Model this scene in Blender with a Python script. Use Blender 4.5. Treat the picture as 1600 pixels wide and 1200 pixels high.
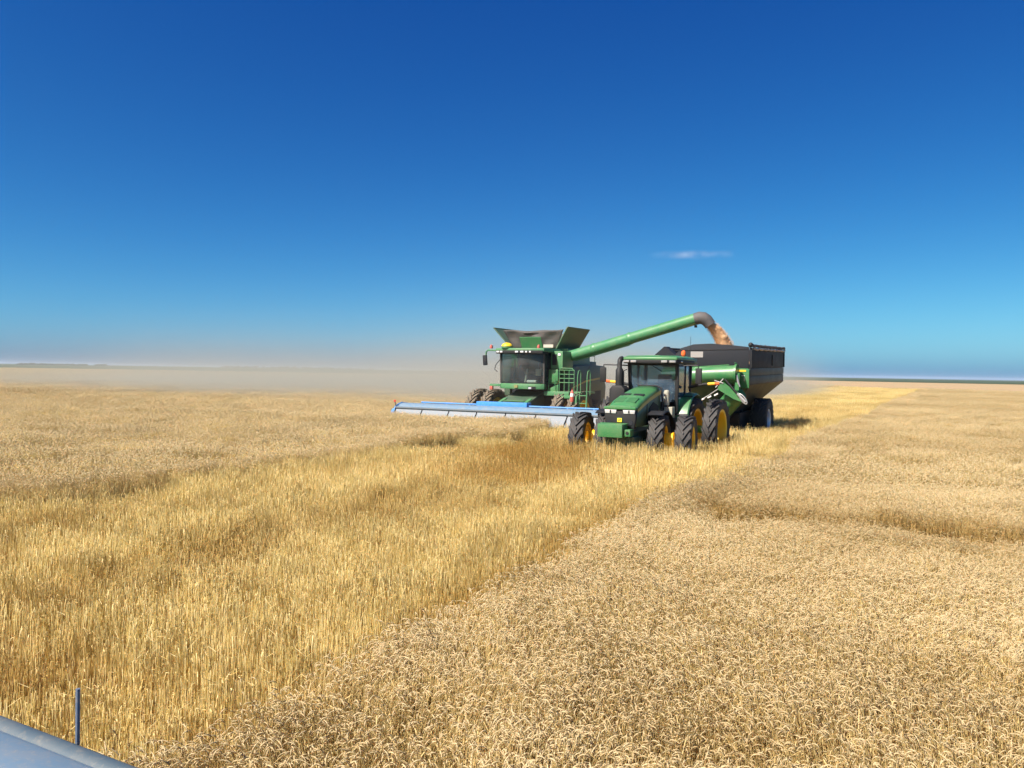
import bpy, bmesh, math, random
import numpy as np
from mathutils import Vector, Matrix, Euler

R = math.radians
scene = bpy.context.scene
for o in list(bpy.data.objects):
    bpy.data.objects.remove(o)

# ------------------------------------------------------------------ camera
# world: +Y runs along the crop rows away from the camera, +X to the right of the rows
YAW, PITCH, ROLL, CAMZ = R(28.4), R(0.87), R(0.95), 2.85
cam_data = bpy.data.cameras.new("camera")
cam = bpy.data.objects.new("camera", cam_data)
scene.collection.objects.link(cam)
cam_data.sensor_width = 36.0
cam_data.lens = 28.1
cam_data.clip_start = 0.05
cam_data.clip_end = 60000
cam.matrix_world = (Matrix.Translation((0, 0, CAMZ)) @ Matrix.Rotation(YAW, 4, 'Z')
                    @ Matrix.Rotation(math.pi / 2 - PITCH, 4, 'X') @ Matrix.Rotation(ROLL, 4, 'Z'))
scene.camera = cam

# ------------------------------------------------------------------ sky and sun
SUN_EL = R(47)
SUN_DIR = Vector((-0.40, -0.92, 0)).normalized()       # horizontal direction towards the sun
world = bpy.data.worlds.new("World")
scene.world = world
world.use_nodes = True
wn, wl = world.node_tree.nodes, world.node_tree.links
wn.clear()
sky = wn.new('ShaderNodeTexSky')
sky.sky_type = 'NISHITA'
sky.sun_disc = False
sky.sun_elevation = SUN_EL
sky.sun_rotation = math.atan2(SUN_DIR.x, SUN_DIR.y)
sky.altitude = 600
sky.air_density = 0.5
sky.dust_density = 2.0
sky.ozone_density = 6.0
# one tone response per channel for the whole sky, like the camera's own deep blue rendering
sep = wn.new('ShaderNodeSeparateColor'); comb = wn.new('ShaderNodeCombineColor')
wl.new(sky.outputs[0], sep.inputs[0])
for i, (gam, mul) in enumerate(((2.309, 0.182), (1.43, 0.505), (0.78, 1.120))):
    pw = wn.new('ShaderNodeMath'); pw.operation = 'POWER'; pw.inputs[1].default_value = gam
    ml = wn.new('ShaderNodeMath'); ml.operation = 'MULTIPLY'; ml.inputs[1].default_value = mul
    wl.new(sep.outputs[i], pw.inputs[0]); wl.new(pw.outputs[0], ml.inputs[0]); wl.new(ml.outputs[0], comb.inputs[i])
bg = wn.new('ShaderNodeBackground')
bg.inputs['Strength'].default_value = 0.1
wo = wn.new('ShaderNodeOutputWorld')
wl.new(comb.outputs[0], bg.inputs['Color'])
wl.new(bg.outputs[0], wo.inputs['Surface'])

sun_data = bpy.data.lights.new("sun", 'SUN')
sun_data.energy = 5.0
sun_data.angle = R(0.53)
sun_data.color = (1.0, 0.955, 0.87)
sun = bpy.data.objects.new("sun", sun_data)
scene.collection.objects.link(sun)
to_sun = Vector((SUN_DIR.x * math.cos(SUN_EL), SUN_DIR.y * math.cos(SUN_EL), math.sin(SUN_EL)))
sun.rotation_euler = to_sun.to_track_quat('Z', 'Y').to_euler()
sun.location = to_sun * 60

scene.view_settings.view_transform = 'Standard'
scene.view_settings.look = 'None'
scene.view_settings.exposure = 0.92
scene.view_settings.gamma = 1.0
scene.render.engine = 'CYCLES'
scene.cycles.max_bounces = 8
scene.cycles.diffuse_bounces = 5
scene.cycles.glossy_bounces = 3
scene.cycles.transparent_max_bounces = 12
scene.cycles.volume_bounces = 0
scene.cycles.volume_step_rate = 1.0
scene.cycles.volume_max_steps = 64
scene.cycles.use_denoising = True
scene.cycles.use_adaptive_sampling = True
scene.cycles.adaptive_threshold = 0.02

# ------------------------------------------------------------------ helpers
col = scene.collection
rng = random.Random(7)

def tag(o, label=None, cat=None, group=None, kind=None):
    if label: o['label'] = label
    if cat: o['category'] = cat
    if group: o['group'] = group
    if kind: o['kind'] = kind
    return o

def empty(name, loc, rz=0.0, rx=0.0):
    o = bpy.data.objects.new(name, None)
    o.empty_display_size = 0.3
    o.location = loc
    o.rotation_euler = (rx, 0, rz)
    col.objects.link(o)
    return o

class MB:
    """collects shapes; build() links them as ONE mesh object"""
    def __init__(s):
        s.v, s.f = [], []
    def add(s, vs, fs):
        n = len(s.v)
        s.v += [tuple(p) for p in vs]
        s.f += [tuple(i + n for i in f) for f in fs]
        return s
    def hexa(s, p):       # p: 4 bottom (ccw from above) then 4 top
        return s.add(p, [(3, 2, 1, 0), (4, 5, 6, 7), (0, 1, 5, 4), (1, 2, 6, 5), (2, 3, 7, 6), (3, 0, 4, 7)])
    def box(s, x0, x1, y0, y1, z0, z1):
        return s.hexa([(x0, y0, z0), (x1, y0, z0), (x1, y1, z0), (x0, y1, z0),
                       (x0, y0, z1), (x1, y0, z1), (x1, y1, z1), (x0, y1, z1)])
    def obox(s, c, size, eul=(0, 0, 0)):
        m = Euler(eul).to_matrix()
        c = Vector(c); h = [k / 2 for k in size]
        pts = [(-1, -1, -1), (1, -1, -1), (1, 1, -1), (-1, 1, -1), (-1, -1, 1), (1, -1, 1), (1, 1, 1), (-1, 1, 1)]
        return s.hexa([c + m @ Vector((a * h[0], b * h[1], d * h[2])) for a, b, d in pts])
    def beam(s, a, b, w, h):   # rectangular bar from a to b, w sideways, h upward
        a, b = Vector(a), Vector(b)
        d = (b - a).normalized()
        up = Vector((0, 0, 1)) if abs(d.z) < 0.95 else Vector((0, 1, 0))
        sx = d.cross(up).normalized() * w / 2
        uz = sx.cross(d).normalized() * h / 2
        return s.hexa([a - sx - uz, a + sx - uz, b + sx - uz, b - sx - uz, a - sx + uz, a + sx + uz, b + sx + uz, b - sx + uz])
    def prism(s, poly, axis, a0, a1):
        n = len(poly)
        def mk(p, q):
            return {'x': (q, p[0], p[1]), 'y': (p[0], q, p[1]), 'z': (p[0], p[1], q)}[axis]
        vs = [mk(p, a0) for p in poly] + [mk(p, a1) for p in poly]
        fs = [tuple(range(n))[::-1], tuple(range(n, 2 * n))]
        for i in range(n):
            j = (i + 1) % n
            fs.append((i, j, n + j, n + i))
        return s.add(vs, fs)
    def plate(s, pts, t):      # flat polygon in space given a thickness t
        pts = [Vector(p) for p in pts]
        nrm = (pts[1] - pts[0]).cross(pts[2] - pts[0]).normalized() * t / 2
        n = len(pts)
        vs = [p - nrm for p in pts] + [p + nrm for p in pts]
        fs = [tuple(range(n))[::-1], tuple(range(n, 2 * n))]
        for i in range(n):
            j = (i + 1) % n
            fs.append((i, j, n + j, n + i))
        return s.add(vs, fs)
    def tube(s, pts, r, n=10, caps=True):
        pts = [Vector(p) for p in pts]
        m = len(pts)
        rs = r if isinstance(r, (list, tuple)) else [r] * m
        ref = None
        vs, fs = [], []
        for i, p in enumerate(pts):
            d = (pts[min(i + 1, m - 1)] - pts[max(i - 1, 0)]).normalized()
            if ref is None:
                ref = d.orthogonal().normalized()
            ref = (ref - d * ref.dot(d))
            ref = ref.normalized() if ref.length > 1e-6 else d.orthogonal().normalized()
            b = d.cross(ref)
            for k in range(n):
                a = 2 * math.pi * k / n
                vs.append(p + (ref * math.cos(a) + b * math.sin(a)) * rs[i])
        for i in range(m - 1):
            for k in range(n):
                k2 = (k + 1) % n
                fs.append((i * n + k, i * n + k2, (i + 1) * n + k2, (i + 1) * n + k))
        if caps:
            fs.append(tuple(range(n))[::-1])
            fs.append(tuple(range((m - 1) * n, m * n)))
        return s.add(vs, fs)
    def lathe(s, prof, c=(0, 0, 0), axis='x', n=32, a0=0.0, a1=2 * math.pi):
        full = abs(a1 - a0 - 2 * math.pi) < 1e-6
        m = n if full else n + 1
        vs, fs = [], []
        for (r, h) in prof:
            for k in range(m):
                a = a0 + (a1 - a0) * k / n
                y, z = -r * math.cos(a), r * math.sin(a)
                p = {'x': (h, y, z), 'z': (y, z, h), 'y': (z, h, y)}[axis]
                vs.append((p[0] + c[0], p[1] + c[1], p[2] + c[2]))
        for i in range(len(prof) - 1):
            for k in range(n):
                k2 = (k + 1) % m
                fs.append((i * m + k, i * m + k2, (i + 1) * m + k2, (i + 1) * m + k))
        return s.add(vs, fs)
    def sphere(s, c, r, n=12, sz=1.0, m=7):
        prof = [(max(1e-4, r * math.cos(t)), r * sz * math.sin(t)) for t in [(-0.5 + i / m) * math.pi for i in range(m + 1)]]
        return s.lathe(prof, c, 'z', n)
    def mesh(s, name, bevel=0.0, smooth=35):
        me = bpy.data.meshes.new(name)
        me.from_pydata(s.v, [], s.f)
        bm = bmesh.new(); bm.from_mesh(me)
        bmesh.ops.recalc_face_normals(bm, faces=bm.faces)
        if bevel > 0:
            ed = [e for e in bm.edges if len(e.link_faces) == 2 and e.calc_face_angle(0) > R(25)]
            bmesh.ops.bevel(bm, geom=ed, offset=bevel, segments=2, profile=0.6, affect='EDGES', clamp_overlap=True)
        bm.to_mesh(me); bm.free()
        me.shade_smooth()
        me.set_sharp_from_angle(angle=R(smooth))
        return me
    def build(s, name, mat, parent=None, loc=None, bevel=0.0, smooth=35):
        o = bpy.data.objects.new(name, s.mesh(name, bevel, smooth))
        if mat: o.data.materials.append(mat)
        col.objects.link(o)
        if parent: o.parent = parent
        if loc: o.location = loc
        return o

def child(name, me, parent, loc=(0, 0, 0), rz=0.0):
    o = bpy.data.objects.new(name, me)
    col.objects.link(o)
    o.parent = parent
    o.location = loc
    o.rotation_euler = (0, 0, rz)
    return o

# ------------------------------------------------------------------ materials
def new_mat(name):
    m = bpy.data.materials.new(name)
    m.use_nodes = True
    return m, m.node_tree.nodes, m.node_tree.links

DUST = (0.40, 0.32, 0.20)
def paint(name, c, rough=0.35, metal=0.0, dust=0.15, scale=3.0, coat=0.0, bump=0.0, spec=0.5):
    """painted / plain surface with uneven dust and grime"""
    m, n, l = new_mat(name)
    b = n['Principled BSDF']
    tc = n.new('ShaderNodeTexCoord')
    nz = n.new('ShaderNodeTexNoise'); nz.inputs['Scale'].default_value = scale; nz.inputs['Detail'].default_value = 6; nz.inputs['Roughness'].default_value = 0.65
    l.new(tc.outputs['Object'], nz.inputs['Vector'])
    mr = n.new('ShaderNodeMapRange'); mr.inputs['From Min'].default_value = 0.35; mr.inputs['From Max'].default_value = 0.75
    mr.inputs['To Min'].default_value = dust * 0.35; mr.inputs['To Max'].default_value = dust * 1.6
    l.new(nz.outputs['Fac'], mr.inputs['Value'])
    mx = n.new('ShaderNodeMix'); mx.data_type = 'RGBA'
    mx.inputs['A'].default_value = (*c, 1); mx.inputs['B'].default_value = (*DUST, 1)
    l.new(mr.outputs[0], mx.inputs['Factor'])
    # fine chaff and grime specks on top of the broad dust
    n2 = n.new('ShaderNodeTexNoise'); n2.inputs['Scale'].default_value = scale * 9; n2.inputs['Detail'].default_value = 4; n2.inputs['Roughness'].default_value = 0.7
    l.new(tc.outputs['Object'], n2.inputs['Vector'])
    m2 = n.new('ShaderNodeMapRange'); m2.inputs['From Min'].default_value = 0.52; m2.inputs['From Max'].default_value = 0.72
    m2.inputs['To Max'].default_value = min(0.5, dust * 1.8)
    l.new(n2.outputs['Fac'], m2.inputs['Value'])
    mx2 = n.new('ShaderNodeMix'); mx2.data_type = 'RGBA'; mx2.inputs['B'].default_value = (*DUST, 1)
    l.new(m2.outputs[0], mx2.inputs['Factor']); l.new(mx.outputs['Result'], mx2.inputs['A'])
    l.new(mx2.outputs['Result'], b.inputs['Base Color'])
    r2 = n.new('ShaderNodeMapRange'); r2.inputs['To Min'].default_value = max(0.05, rough - 0.1); r2.inputs['To Max'].default_value = min(1, rough + 0.25)
    l.new(nz.outputs['Fac'], r2.inputs['Value'])
    l.new(r2.outputs[0], b.inputs['Roughness'])
    b.inputs['Metallic'].default_value = metal
    b.inputs['Specular IOR Level'].default_value = spec
    b.inputs['Coat Weight'].default_value = coat
    if bump:
        bp = n.new('ShaderNodeBump'); bp.inputs['Strength'].default_value = bump; bp.inputs['Distance'].default_value = 0.02
        l.new(nz.outputs['Fac'], bp.inputs['Height']); l.new(bp.outputs[0], b.inputs['Normal'])
    return m

def glass(name, tint, gloss=(0.9, 0.95, 1.0), ior=1.5, film=0.10, film_col=(0.30, 0.36, 0.40)):
    """clear pane with a thin dust film, its blue painting in reflected sky"""
    m, n, l = new_mat(name)
    n.remove(n['Principled BSDF'])
    out = n['Material Output']
    tr = n.new('ShaderNodeBsdfTransparent'); tr.inputs[0].default_value = (*tint, 1)
    df = n.new('ShaderNodeBsdfDiffuse'); df.inputs[0].default_value = (*film_col, 1)
    tc = n.new('ShaderNodeTexCoord'); nz = n.new('ShaderNodeTexNoise'); nz.inputs['Scale'].default_value = 2.5; nz.inputs['Detail'].default_value = 5
    l.new(tc.outputs['Object'], nz.inputs['Vector'])
    mr = n.new('ShaderNodeMapRange'); mr.inputs['From Min'].default_value = 0.3; mr.inputs['From Max'].default_value = 0.7
    mr.inputs['To Min'].default_value = film * 0.5; mr.inputs['To Max'].default_value = film * 1.5
    l.new(nz.outputs['Fac'], mr.inputs['Value'])
    m0 = n.new('ShaderNodeMixShader'); l.new(mr.outputs[0], m0.inputs[0]); l.new(tr.outputs[0], m0.inputs[1]); l.new(df.outputs[0], m0.inputs[2])
    gl = n.new('ShaderNodeBsdfGlossy'); gl.inputs['Color'].default_value = (*gloss, 1); gl.inputs['Roughness'].default_value = 0.05
    fr = n.new('ShaderNodeFresnel')
    ge = n.new('ShaderNodeNewGeometry'); io = n.new('ShaderNodeMapRange')      # thin pane: same reflection from both sides
    io.inputs['To Min'].default_value = ior; io.inputs['To Max'].default_value = 1.0 / ior
    l.new(ge.outputs['Backfacing'], io.inputs['Value']); l.new(io.outputs[0], fr.inputs[0])
    mx = n.new('ShaderNodeMixShader')
    l.new(fr.outputs[0], mx.inputs[0]); l.new(m0.outputs[0], mx.inputs[1]); l.new(gl.outputs[0], mx.inputs[2])
    l.new(mx.outputs[0], out.inputs['Surface'])
    return m

M = {}
M['green'] = paint('green_paint', (0.011, 0.155, 0.045), 0.33, dust=0.10, coat=0.15)
M['green_dusty'] = paint('dusty_green_paint', (0.018, 0.175, 0.065), 0.42, dust=0.13)
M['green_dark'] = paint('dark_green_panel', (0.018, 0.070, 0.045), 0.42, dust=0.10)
M['yellow'] = paint('yellow_paint', (0.86, 0.56, 0.008), 0.4, dust=0.04)
M['stripe'] = paint('yellow_stripe', (0.60, 0.48, 0.10), 0.5, dust=0.2)
M['black'] = paint('black_plastic', (0.010, 0.012, 0.014), 0.5, dust=0.012, spec=0.35)
M['charcoal'] = paint('charcoal_sheet', (0.011, 0.015, 0.022), 0.6, dust=0.012, spec=0.25)
M['rubber'] = paint('tyre_rubber', (0.019, 0.021, 0.024), 0.65, dust=0.035, scale=9, bump=0.3)
M['rubber_dusty'] = paint('dusty_tyre_rubber', (0.030, 0.030, 0.030), 0.8, dust=0.25, scale=9, bump=0.3)
M['blue'] = paint('blue_paint', (0.022, 0.21, 0.56), 0.45, dust=0.06)
M['blue_hood'] = paint('dusty_blue_sheet', (0.085, 0.20, 0.32), 0.45, dust=0.20, scale=5)
M['blue_dark'] = paint('dark_blue_steel', (0.035, 0.07, 0.10), 0.5, dust=0.1)
M['flap'] = paint('pale_flap', (0.21, 0.26, 0.31), 0.6, dust=0.10)
M['silver'] = paint('silver_rim', (0.72, 0.74, 0.78), 0.35, metal=0.3, dust=0.03)
M['steel'] = paint('bare_steel', (0.45, 0.46, 0.46), 0.4, metal=0.6, dust=0.1)
M['fabric'] = paint('grey_vinyl', (0.040, 0.040, 0.043), 0.65, dust=0.06, scale=2, bump=0.2)
M['tarp_pale'] = paint('pale_tarp', (0.42, 0.40, 0.36), 0.7, dust=0.2, bump=0.3)
M['cart_side'] = paint('dark_glossy_cart_side', (0.014, 0.022, 0.019), 0.48, dust=0.04, scale=1.2, spec=0.4)
M['white'] = paint('white_plastic', (0.75, 0.75, 0.72), 0.4, dust=0.05)
M['red'] = paint('red_plastic', (0.55, 0.03, 0.02), 0.3, dust=0.03)
M['orange'] = paint('orange_plastic', (0.75, 0.12, 0.02), 0.3, dust=0.03)
M['lens'] = paint('clear_lens', (0.75, 0.78, 0.80), 0.12, metal=0.4, dust=0.02)
M['lamp_grey'] = paint('grey_lens', (0.35, 0.37, 0.38), 0.15, metal=0.4, dust=0.05)
M['interior'] = paint('dark_cab_lining', (0.03, 0.033, 0.035), 0.7, dust=0.05)
M['seat'] = paint('seat_cloth', (0.10, 0.09, 0.075), 0.8, dust=0.05)
M['beige'] = paint('beige_plastic', (0.34, 0.35, 0.28), 0.6, dust=0.15)
M['spout'] = paint('grey_rubber_spout', (0.055, 0.057, 0.065), 0.65, dust=0.07)
M['glass'] = glass('cab_glass', (0.62, 0.72, 0.74), film=0.16, film_col=(0.20, 0.29, 0.40))  # bluer film colour stands in for the sky mirrored in the panes
M['glass_dark'] = glass('tinted_cab_glass', (0.52, 0.60, 0.57), (0.75, 0.85, 0.85), 1.4)

# ================================================================== GROUND AND FAR LAND
def ground_mat(name, c1, c2, c3, scale, fine=40.0, rough=0.95):
    m, n, l = new_mat(name)
    b = n['Principled BSDF']; b.inputs['Roughness'].default_value = rough; b.inputs['Specular IOR Level'].default_value = 0.1
    tc = n.new('ShaderNodeTexCoord')
    def noise(s, det=5):
        z = n.new('ShaderNodeTexNoise'); z.inputs['Scale'].default_value = s; z.inputs['Detail'].default_value = det
        l.new(tc.outputs['Object'], z.inputs['Vector']); return z
    a, f = noise(scale), noise(fine, 8)
    m1 = n.new('ShaderNodeMix'); m1.data_type = 'RGBA'; m1.inputs['A'].default_value = (*c1, 1); m1.inputs['B'].default_value = (*c2, 1)
    l.new(a.outputs['Fac'], m1.inputs['Factor'])
    m2 = n.new('ShaderNodeMix'); m2.data_type = 'RGBA'; m2.inputs['B'].default_value = (*c3, 1)
    rp = n.new('ShaderNodeMapRange'); rp.inputs['From Min'].default_value = 0.45; rp.inputs['From Max'].default_value = 0.7
    l.new(f.outputs['Fac'], rp.inputs['Value']); l.new(rp.outputs[0], m2.inputs['Factor'])
    l.new(m1.outputs['Result'], m2.inputs['A'])
    l.new(m2.outputs['Result'], b.inputs['Base Color'])
    bp = n.new('ShaderNodeBump'); bp.inputs['Strength'].default_value = 0.6; bp.inputs['Distance'].default_value = 0.03
    l.new(f.outputs['Fac'], bp.inputs['Height']); l.new(bp.outputs[0], b.inputs['Normal'])
    return m

G = 16000
gnd = MB().add([(-G, -G, 0), (G, -G, 0), (G, G, 0), (-G, G, 0)], [(0, 1, 2, 3)]).build(
    'ground', ground_mat('soil_and_litter', (0.30, 0.20, 0.10), (0.46, 0.33, 0.15), (0.26, 0.17, 0.07), 0.6, 30))
tag(gnd, kind='structure')

# green crop far off beyond the wheat, and a pale stubble strip in front of it
def sheet(name, poly, z, mat):
    o = MB().add([(x, y, z) for x, y in poly], [tuple(range(len(poly)))]).build(name, mat)
    return tag(o, kind='structure')
far_edge = [(-15500, -4500), (-9000, -2600), (-2600, -640), (-1100, 40), (-493, 300), (-123, 640), (44, 600), (330, 560), (900, 470), (3000, 300), (9000, -200), (15500, -700)]
sheet('far_green_field', far_edge + [(15500, 15500), (-15500, 15500)], 0.25,
      ground_mat('far_green_crop', (0.035, 0.060, 0.030), (0.060, 0.085, 0.040), (0.05, 0.06, 0.035), 0.004, 0.05))
pale_edge = [(-2200, -620), (-420, 180), (-160, 330), (-40, 210), (40, 150), (200, 120), (700, 80), (2400, 0)]
sheet('far_stubble_field', pale_edge + [(2600, 330), (900, 468), (330, 558), (44, 598), (-123, 638), (-493, 298), (-1100, 38)], 0.12,
      ground_mat('pale_stubble', (0.33, 0.245, 0.135), (0.38, 0.285, 0.16), (0.28, 0.205, 0.11), 0.02, 0.6))

# ================================================================== CROP
nprng = np.random.default_rng(11)

def vnoise(x, y, s, seed):
    """smooth value noise in [0, 1] on numpy arrays"""
    x = np.asarray(x, float) / s; y = np.asarray(y, float) / s
    xi, yi = np.floor(x), np.floor(y)
    fx, fy = x - xi, y - yi
    fx, fy = fx * fx * (3 - 2 * fx), fy * fy * (3 - 2 * fy)
    def h(a, b):
        t = np.sin(a * 127.1 + b * 311.7 + seed * 74.7) * 43758.5453
        return t - np.floor(t)
    return ((h(xi, yi) * (1 - fx) + h(xi + 1, yi) * fx) * (1 - fy) + (h(xi, yi + 1) * (1 - fx) + h(xi + 1, yi + 1) * fx) * fy)

def edge_right(u):       # left edge of the standing wheat on the right
    return -3.85 + 0.9 * (vnoise(u, u * 0 + 3, 6.0, 1) - 0.5) + 0.35 * (vnoise(u, u * 0 + 9, 1.3, 2) - 0.5)
def edge_left(u):        # right edge of the standing wheat on the left
    return np.where(u < 28.9, -13.6, -21.35) + 0.9 * (vnoise(u, u * 0 + 5, 5.0, 3) - 0.5) + 0.4 * (vnoise(u, u * 0 + 7, 1.2, 4) - 0.5)

def crop_type(x, y):     # 0 none, 1 wheat, 2 stripped straw
    x = np.asarray(x, float); y = np.asarray(y, float)
    t = np.where((x > edge_right(y)) | (x < edge_left(y)), 1, 2)
    t = np.where((y < 2.15) & (x > -4.95), 0, t)                                   # under our own header
    t = np.where((y < 30.4) & (y > 28.62) & (x > -21.4) & (x < -11.5), 0, t)       # under the working header
    return t

# tyre footprints keep the straw out
FOOT = []
def foot(x, y, hw, hl):
    FOOT.append((x - hw, x + hw, y - hl, y + hl))
for sx in (-1.66, -0.84, 0.84, 1.66): foot(-8.47 + sx, 23.59, 0.2, 0.42)
for sx in (-1.82, -1.0, 1.0, 1.82): foot(-8.47 + sx, 26.64, 0.22, 0.55)
for sx in (-1.5, 1.5): foot(-8.47 + sx, 35.6, 0.36, 0.55)
for sx in (-2.5, -1.75, 1.75, 2.5): foot(-16.45 + sx, 32.0, 0.25, 0.6)
def in_foot(x, y):
    return any(a < x < b and c < y < d for a, b, c, d in FOOT)

def crop_mat(name, lo, hi, sat_lo, trans=0.15):
    """dry straw colour: per-stem tone and per-patch tone pick between shades"""
    m, n, l = new_mat(name)
    b = n['Principled BSDF']; b.inputs['Roughness'].default_value = 0.55; b.inputs['Specular IOR Level'].default_value = 0.35
    a1 = n.new('ShaderNodeAttribute'); a1.attribute_name = 'tone'
    a2 = n.new('ShaderNodeAttribute'); a2.attribute_type = 'INSTANCER'; a2.attribute_name = 'patch'
    m1 = n.new('ShaderNodeMix'); m1.data_type = 'RGBA'; m1.inputs['A'].default_value = (*lo, 1); m1.inputs['B'].default_value = (*hi, 1)
    l.new(a1.outputs['Fac'], m1.inputs['Factor'])
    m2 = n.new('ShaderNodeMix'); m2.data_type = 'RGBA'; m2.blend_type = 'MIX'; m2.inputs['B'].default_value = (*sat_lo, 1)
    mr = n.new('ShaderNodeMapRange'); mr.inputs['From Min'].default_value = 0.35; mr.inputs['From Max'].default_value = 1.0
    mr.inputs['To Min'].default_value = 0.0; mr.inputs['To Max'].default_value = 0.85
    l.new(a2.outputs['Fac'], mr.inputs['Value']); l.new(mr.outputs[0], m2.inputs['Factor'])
    l.new(m1.outputs['Result'], m2.inputs['A'])
    l.new(m2.outputs['Result'], b.inputs['Base Color'])
    tr = n.new('ShaderNodeBsdfTranslucent'); l.new(m2.outputs['Result'], tr.inputs['Color'])
    mx = n.new('ShaderNodeMixShader'); mx.inputs[0].default_value = trans
    l.new(b.outputs[0], mx.inputs[1]); l.new(tr.outputs[0], mx.inputs[2])
    l.new(mx.outputs[0], n['Material Output'].inputs['Surface'])
    return m
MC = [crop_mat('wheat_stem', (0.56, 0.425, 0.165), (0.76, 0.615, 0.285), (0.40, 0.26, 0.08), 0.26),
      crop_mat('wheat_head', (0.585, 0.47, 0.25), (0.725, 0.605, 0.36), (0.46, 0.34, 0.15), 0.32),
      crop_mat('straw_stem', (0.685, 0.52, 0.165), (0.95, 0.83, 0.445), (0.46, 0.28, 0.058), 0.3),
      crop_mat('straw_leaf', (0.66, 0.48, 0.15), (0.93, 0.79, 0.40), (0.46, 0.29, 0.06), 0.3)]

class CB:
    """crop mesh collector with a tone per vertex and a material per face"""
    def __init__(s): s.v, s.f, s.t, s.m = [], [], [], []
    def strand(s, pts, rs, n, mat, tone, cap=True):
        k0 = len(s.v); m = len(pts)
        ref = Vector((1, 0.3, 0)).normalized()
        for i, p in enumerate(pts):
            d = (pts[min(i + 1, m - 1)] - pts[max(i - 1, 0)]).normalized()
            ref = (ref - d * ref.dot(d))
            ref = ref.normalized() if ref.length > 1e-5 else d.orthogonal().normalized()
            b = d.cross(ref)
            for k in range(n):
                a = 2 * math.pi * k / n + (math.pi / n if i % 2 else 0)
                q = p + (ref * math.cos(a) + b * math.sin(a)) * rs[i]
                s.v.append(q[:]); s.t.append(tone)
        for i in range(m - 1):
            for k in range(n):
                k2 = (k + 1) % n
                s.f.append((k0 + i * n + k, k0 + i * n + k2, k0 + (i + 1) * n + k2, k0 + (i + 1) * n + k)); s.m.append(mat)
    def ribbon(s, pts, side, w, mat, tone):
        k0 = len(s.v); m = len(pts)
        for i, p in enumerate(pts):
            ww = w * (1 - 0.85 * (i / (m - 1)) ** 1.5)
            s.v.append((p - side * ww)[:]); s.v.append((p + side * ww)[:]); s.t += [tone, tone]
        for i in range(m - 1):
            a = k0 + 2 * i
            s.f.append((a, a + 1, a + 3, a + 2)); s.m.append(mat)
    def obj(s, name):
        me = bpy.data.meshes.new(name)
        me.from_pydata(s.v, [], s.f)
        at = me.attributes.new('tone', 'FLOAT', 'POINT'); at.data.foreach_set('value', np.array(s.t, 'f'))
        for mm in MC: me.materials.append(mm)
        me.polygons.foreach_set('material_index', np.array(s.m, 'i'))
        me.shade_smooth()
        return bpy.data.objects.new(name, me)

def wheat_clump(name, size, count, lod, seed):
    r = random.Random(seed); c = CB()
    fat = (1.0, 1.5, 2.9, 4.6)[lod]
    for i in range(count):
        x, y = (r.random() - 0.5) * size, (r.random() - 0.5) * size
        h = max(0.5, r.gauss(0.755, 0.055))
        lean, az = abs(r.gauss(0.06, 0.13)), r.gauss(0.0, 0.75)
        tone = r.random() ** 1.2
        dirv = Vector((math.cos(az), math.sin(az), 0))
        p = Vector((x, y, 0.0)); th = lean * 0.3
        stem = [p.copy()]
        nseg = (4, 3, 2, 1)[lod]
        for k in range(nseg):
            th = lean * (k + 1) / nseg
            p = p + (dirv * math.sin(th) + Vector((0, 0, 1)) * math.cos(th)) * (h / nseg); stem.append(p.copy())
        rs = 0.0019 * fat
        c.strand(stem, [rs] * len(stem), 3, 0, tone)
        # nodding head: an arc that turns over and hangs
        nh = (9, 6, 4, 3)[lod]
        L = r.uniform(0.048, 0.086) * (1.0, 1.05, 1.1, 1.2)[lod]
        turn = r.uniform(1.2, 2.7) if r.random() < 0.88 else r.uniform(0.3, 1.2)
        az2 = az + r.gauss(0, 0.5)
        d2 = Vector((math.cos(az2), math.sin(az2), 0))
        head = [p.copy()]; th0 = th
        for k in range(nh):
            th = th0 + turn * ((k + 1) / nh) ** 0.75
            p = p + (d2 * math.sin(th) + Vector((0, 0, 1)) * math.cos(th)) * (L / nh); head.append(p.copy())
        R0 = 0.0048 * (1.0, 1.35, 2.3, 3.6)[lod]
        hr = [rs]
        for k in range(1, nh + 1):
            t = k / nh
            env = min(1.0, 2.6 * t) * (1.0 - 0.75 * max(0, t - 0.55) / 0.45)
            hr.append(R0 * env * (1.0 if (k % 2 or lod > 0) else 0.72))
        c.strand(head, hr, (5, 4, 3, 3)[lod], 1, min(1, tone * 0.8 + r.random() * 0.35))
        if lod == 0:      # short awns and a dry leaf or two
            for k in range(5):
                q = head[r.randint(3, nh)]
                w = Vector((r.gauss(0, 1), r.gauss(0, 1), r.gauss(-0.2, 0.7))).normalized()
                tip = q + (d2 * 0.5 + w * 0.8).normalized() * 0.022
                c.ribbon([q, tip], w.orthogonal().normalized(), 0.0011, 1, tone)
        if lod < 2:
            for k in range(2 if lod == 0 else 1):
                z0 = r.uniform(0.35, 0.88) * h
                q = Vector((x, y, 0)) + dirv * math.sin(lean * 0.5) * z0 + Vector((0, 0, z0))
                la = r.uniform(0, 6.28); ld = Vector((math.cos(la), math.sin(la), 0))
                ln = r.uniform(0.08, 0.2)
                pts = [q, q + ld * ln * 0.4 + Vector((0, 0, ln * 0.25)), q + ld * ln * 0.75 - Vector((0, 0, ln * 0.1)), q + ld * ln - Vector((0, 0, ln * 0.6))]
                c.ribbon(pts, Vector((-ld.y, ld.x, r.gauss(0, 0.4))).normalized(), 0.0034 * fat, 0, min(1, tone + 0.2))
    return c.obj(name)

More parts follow.
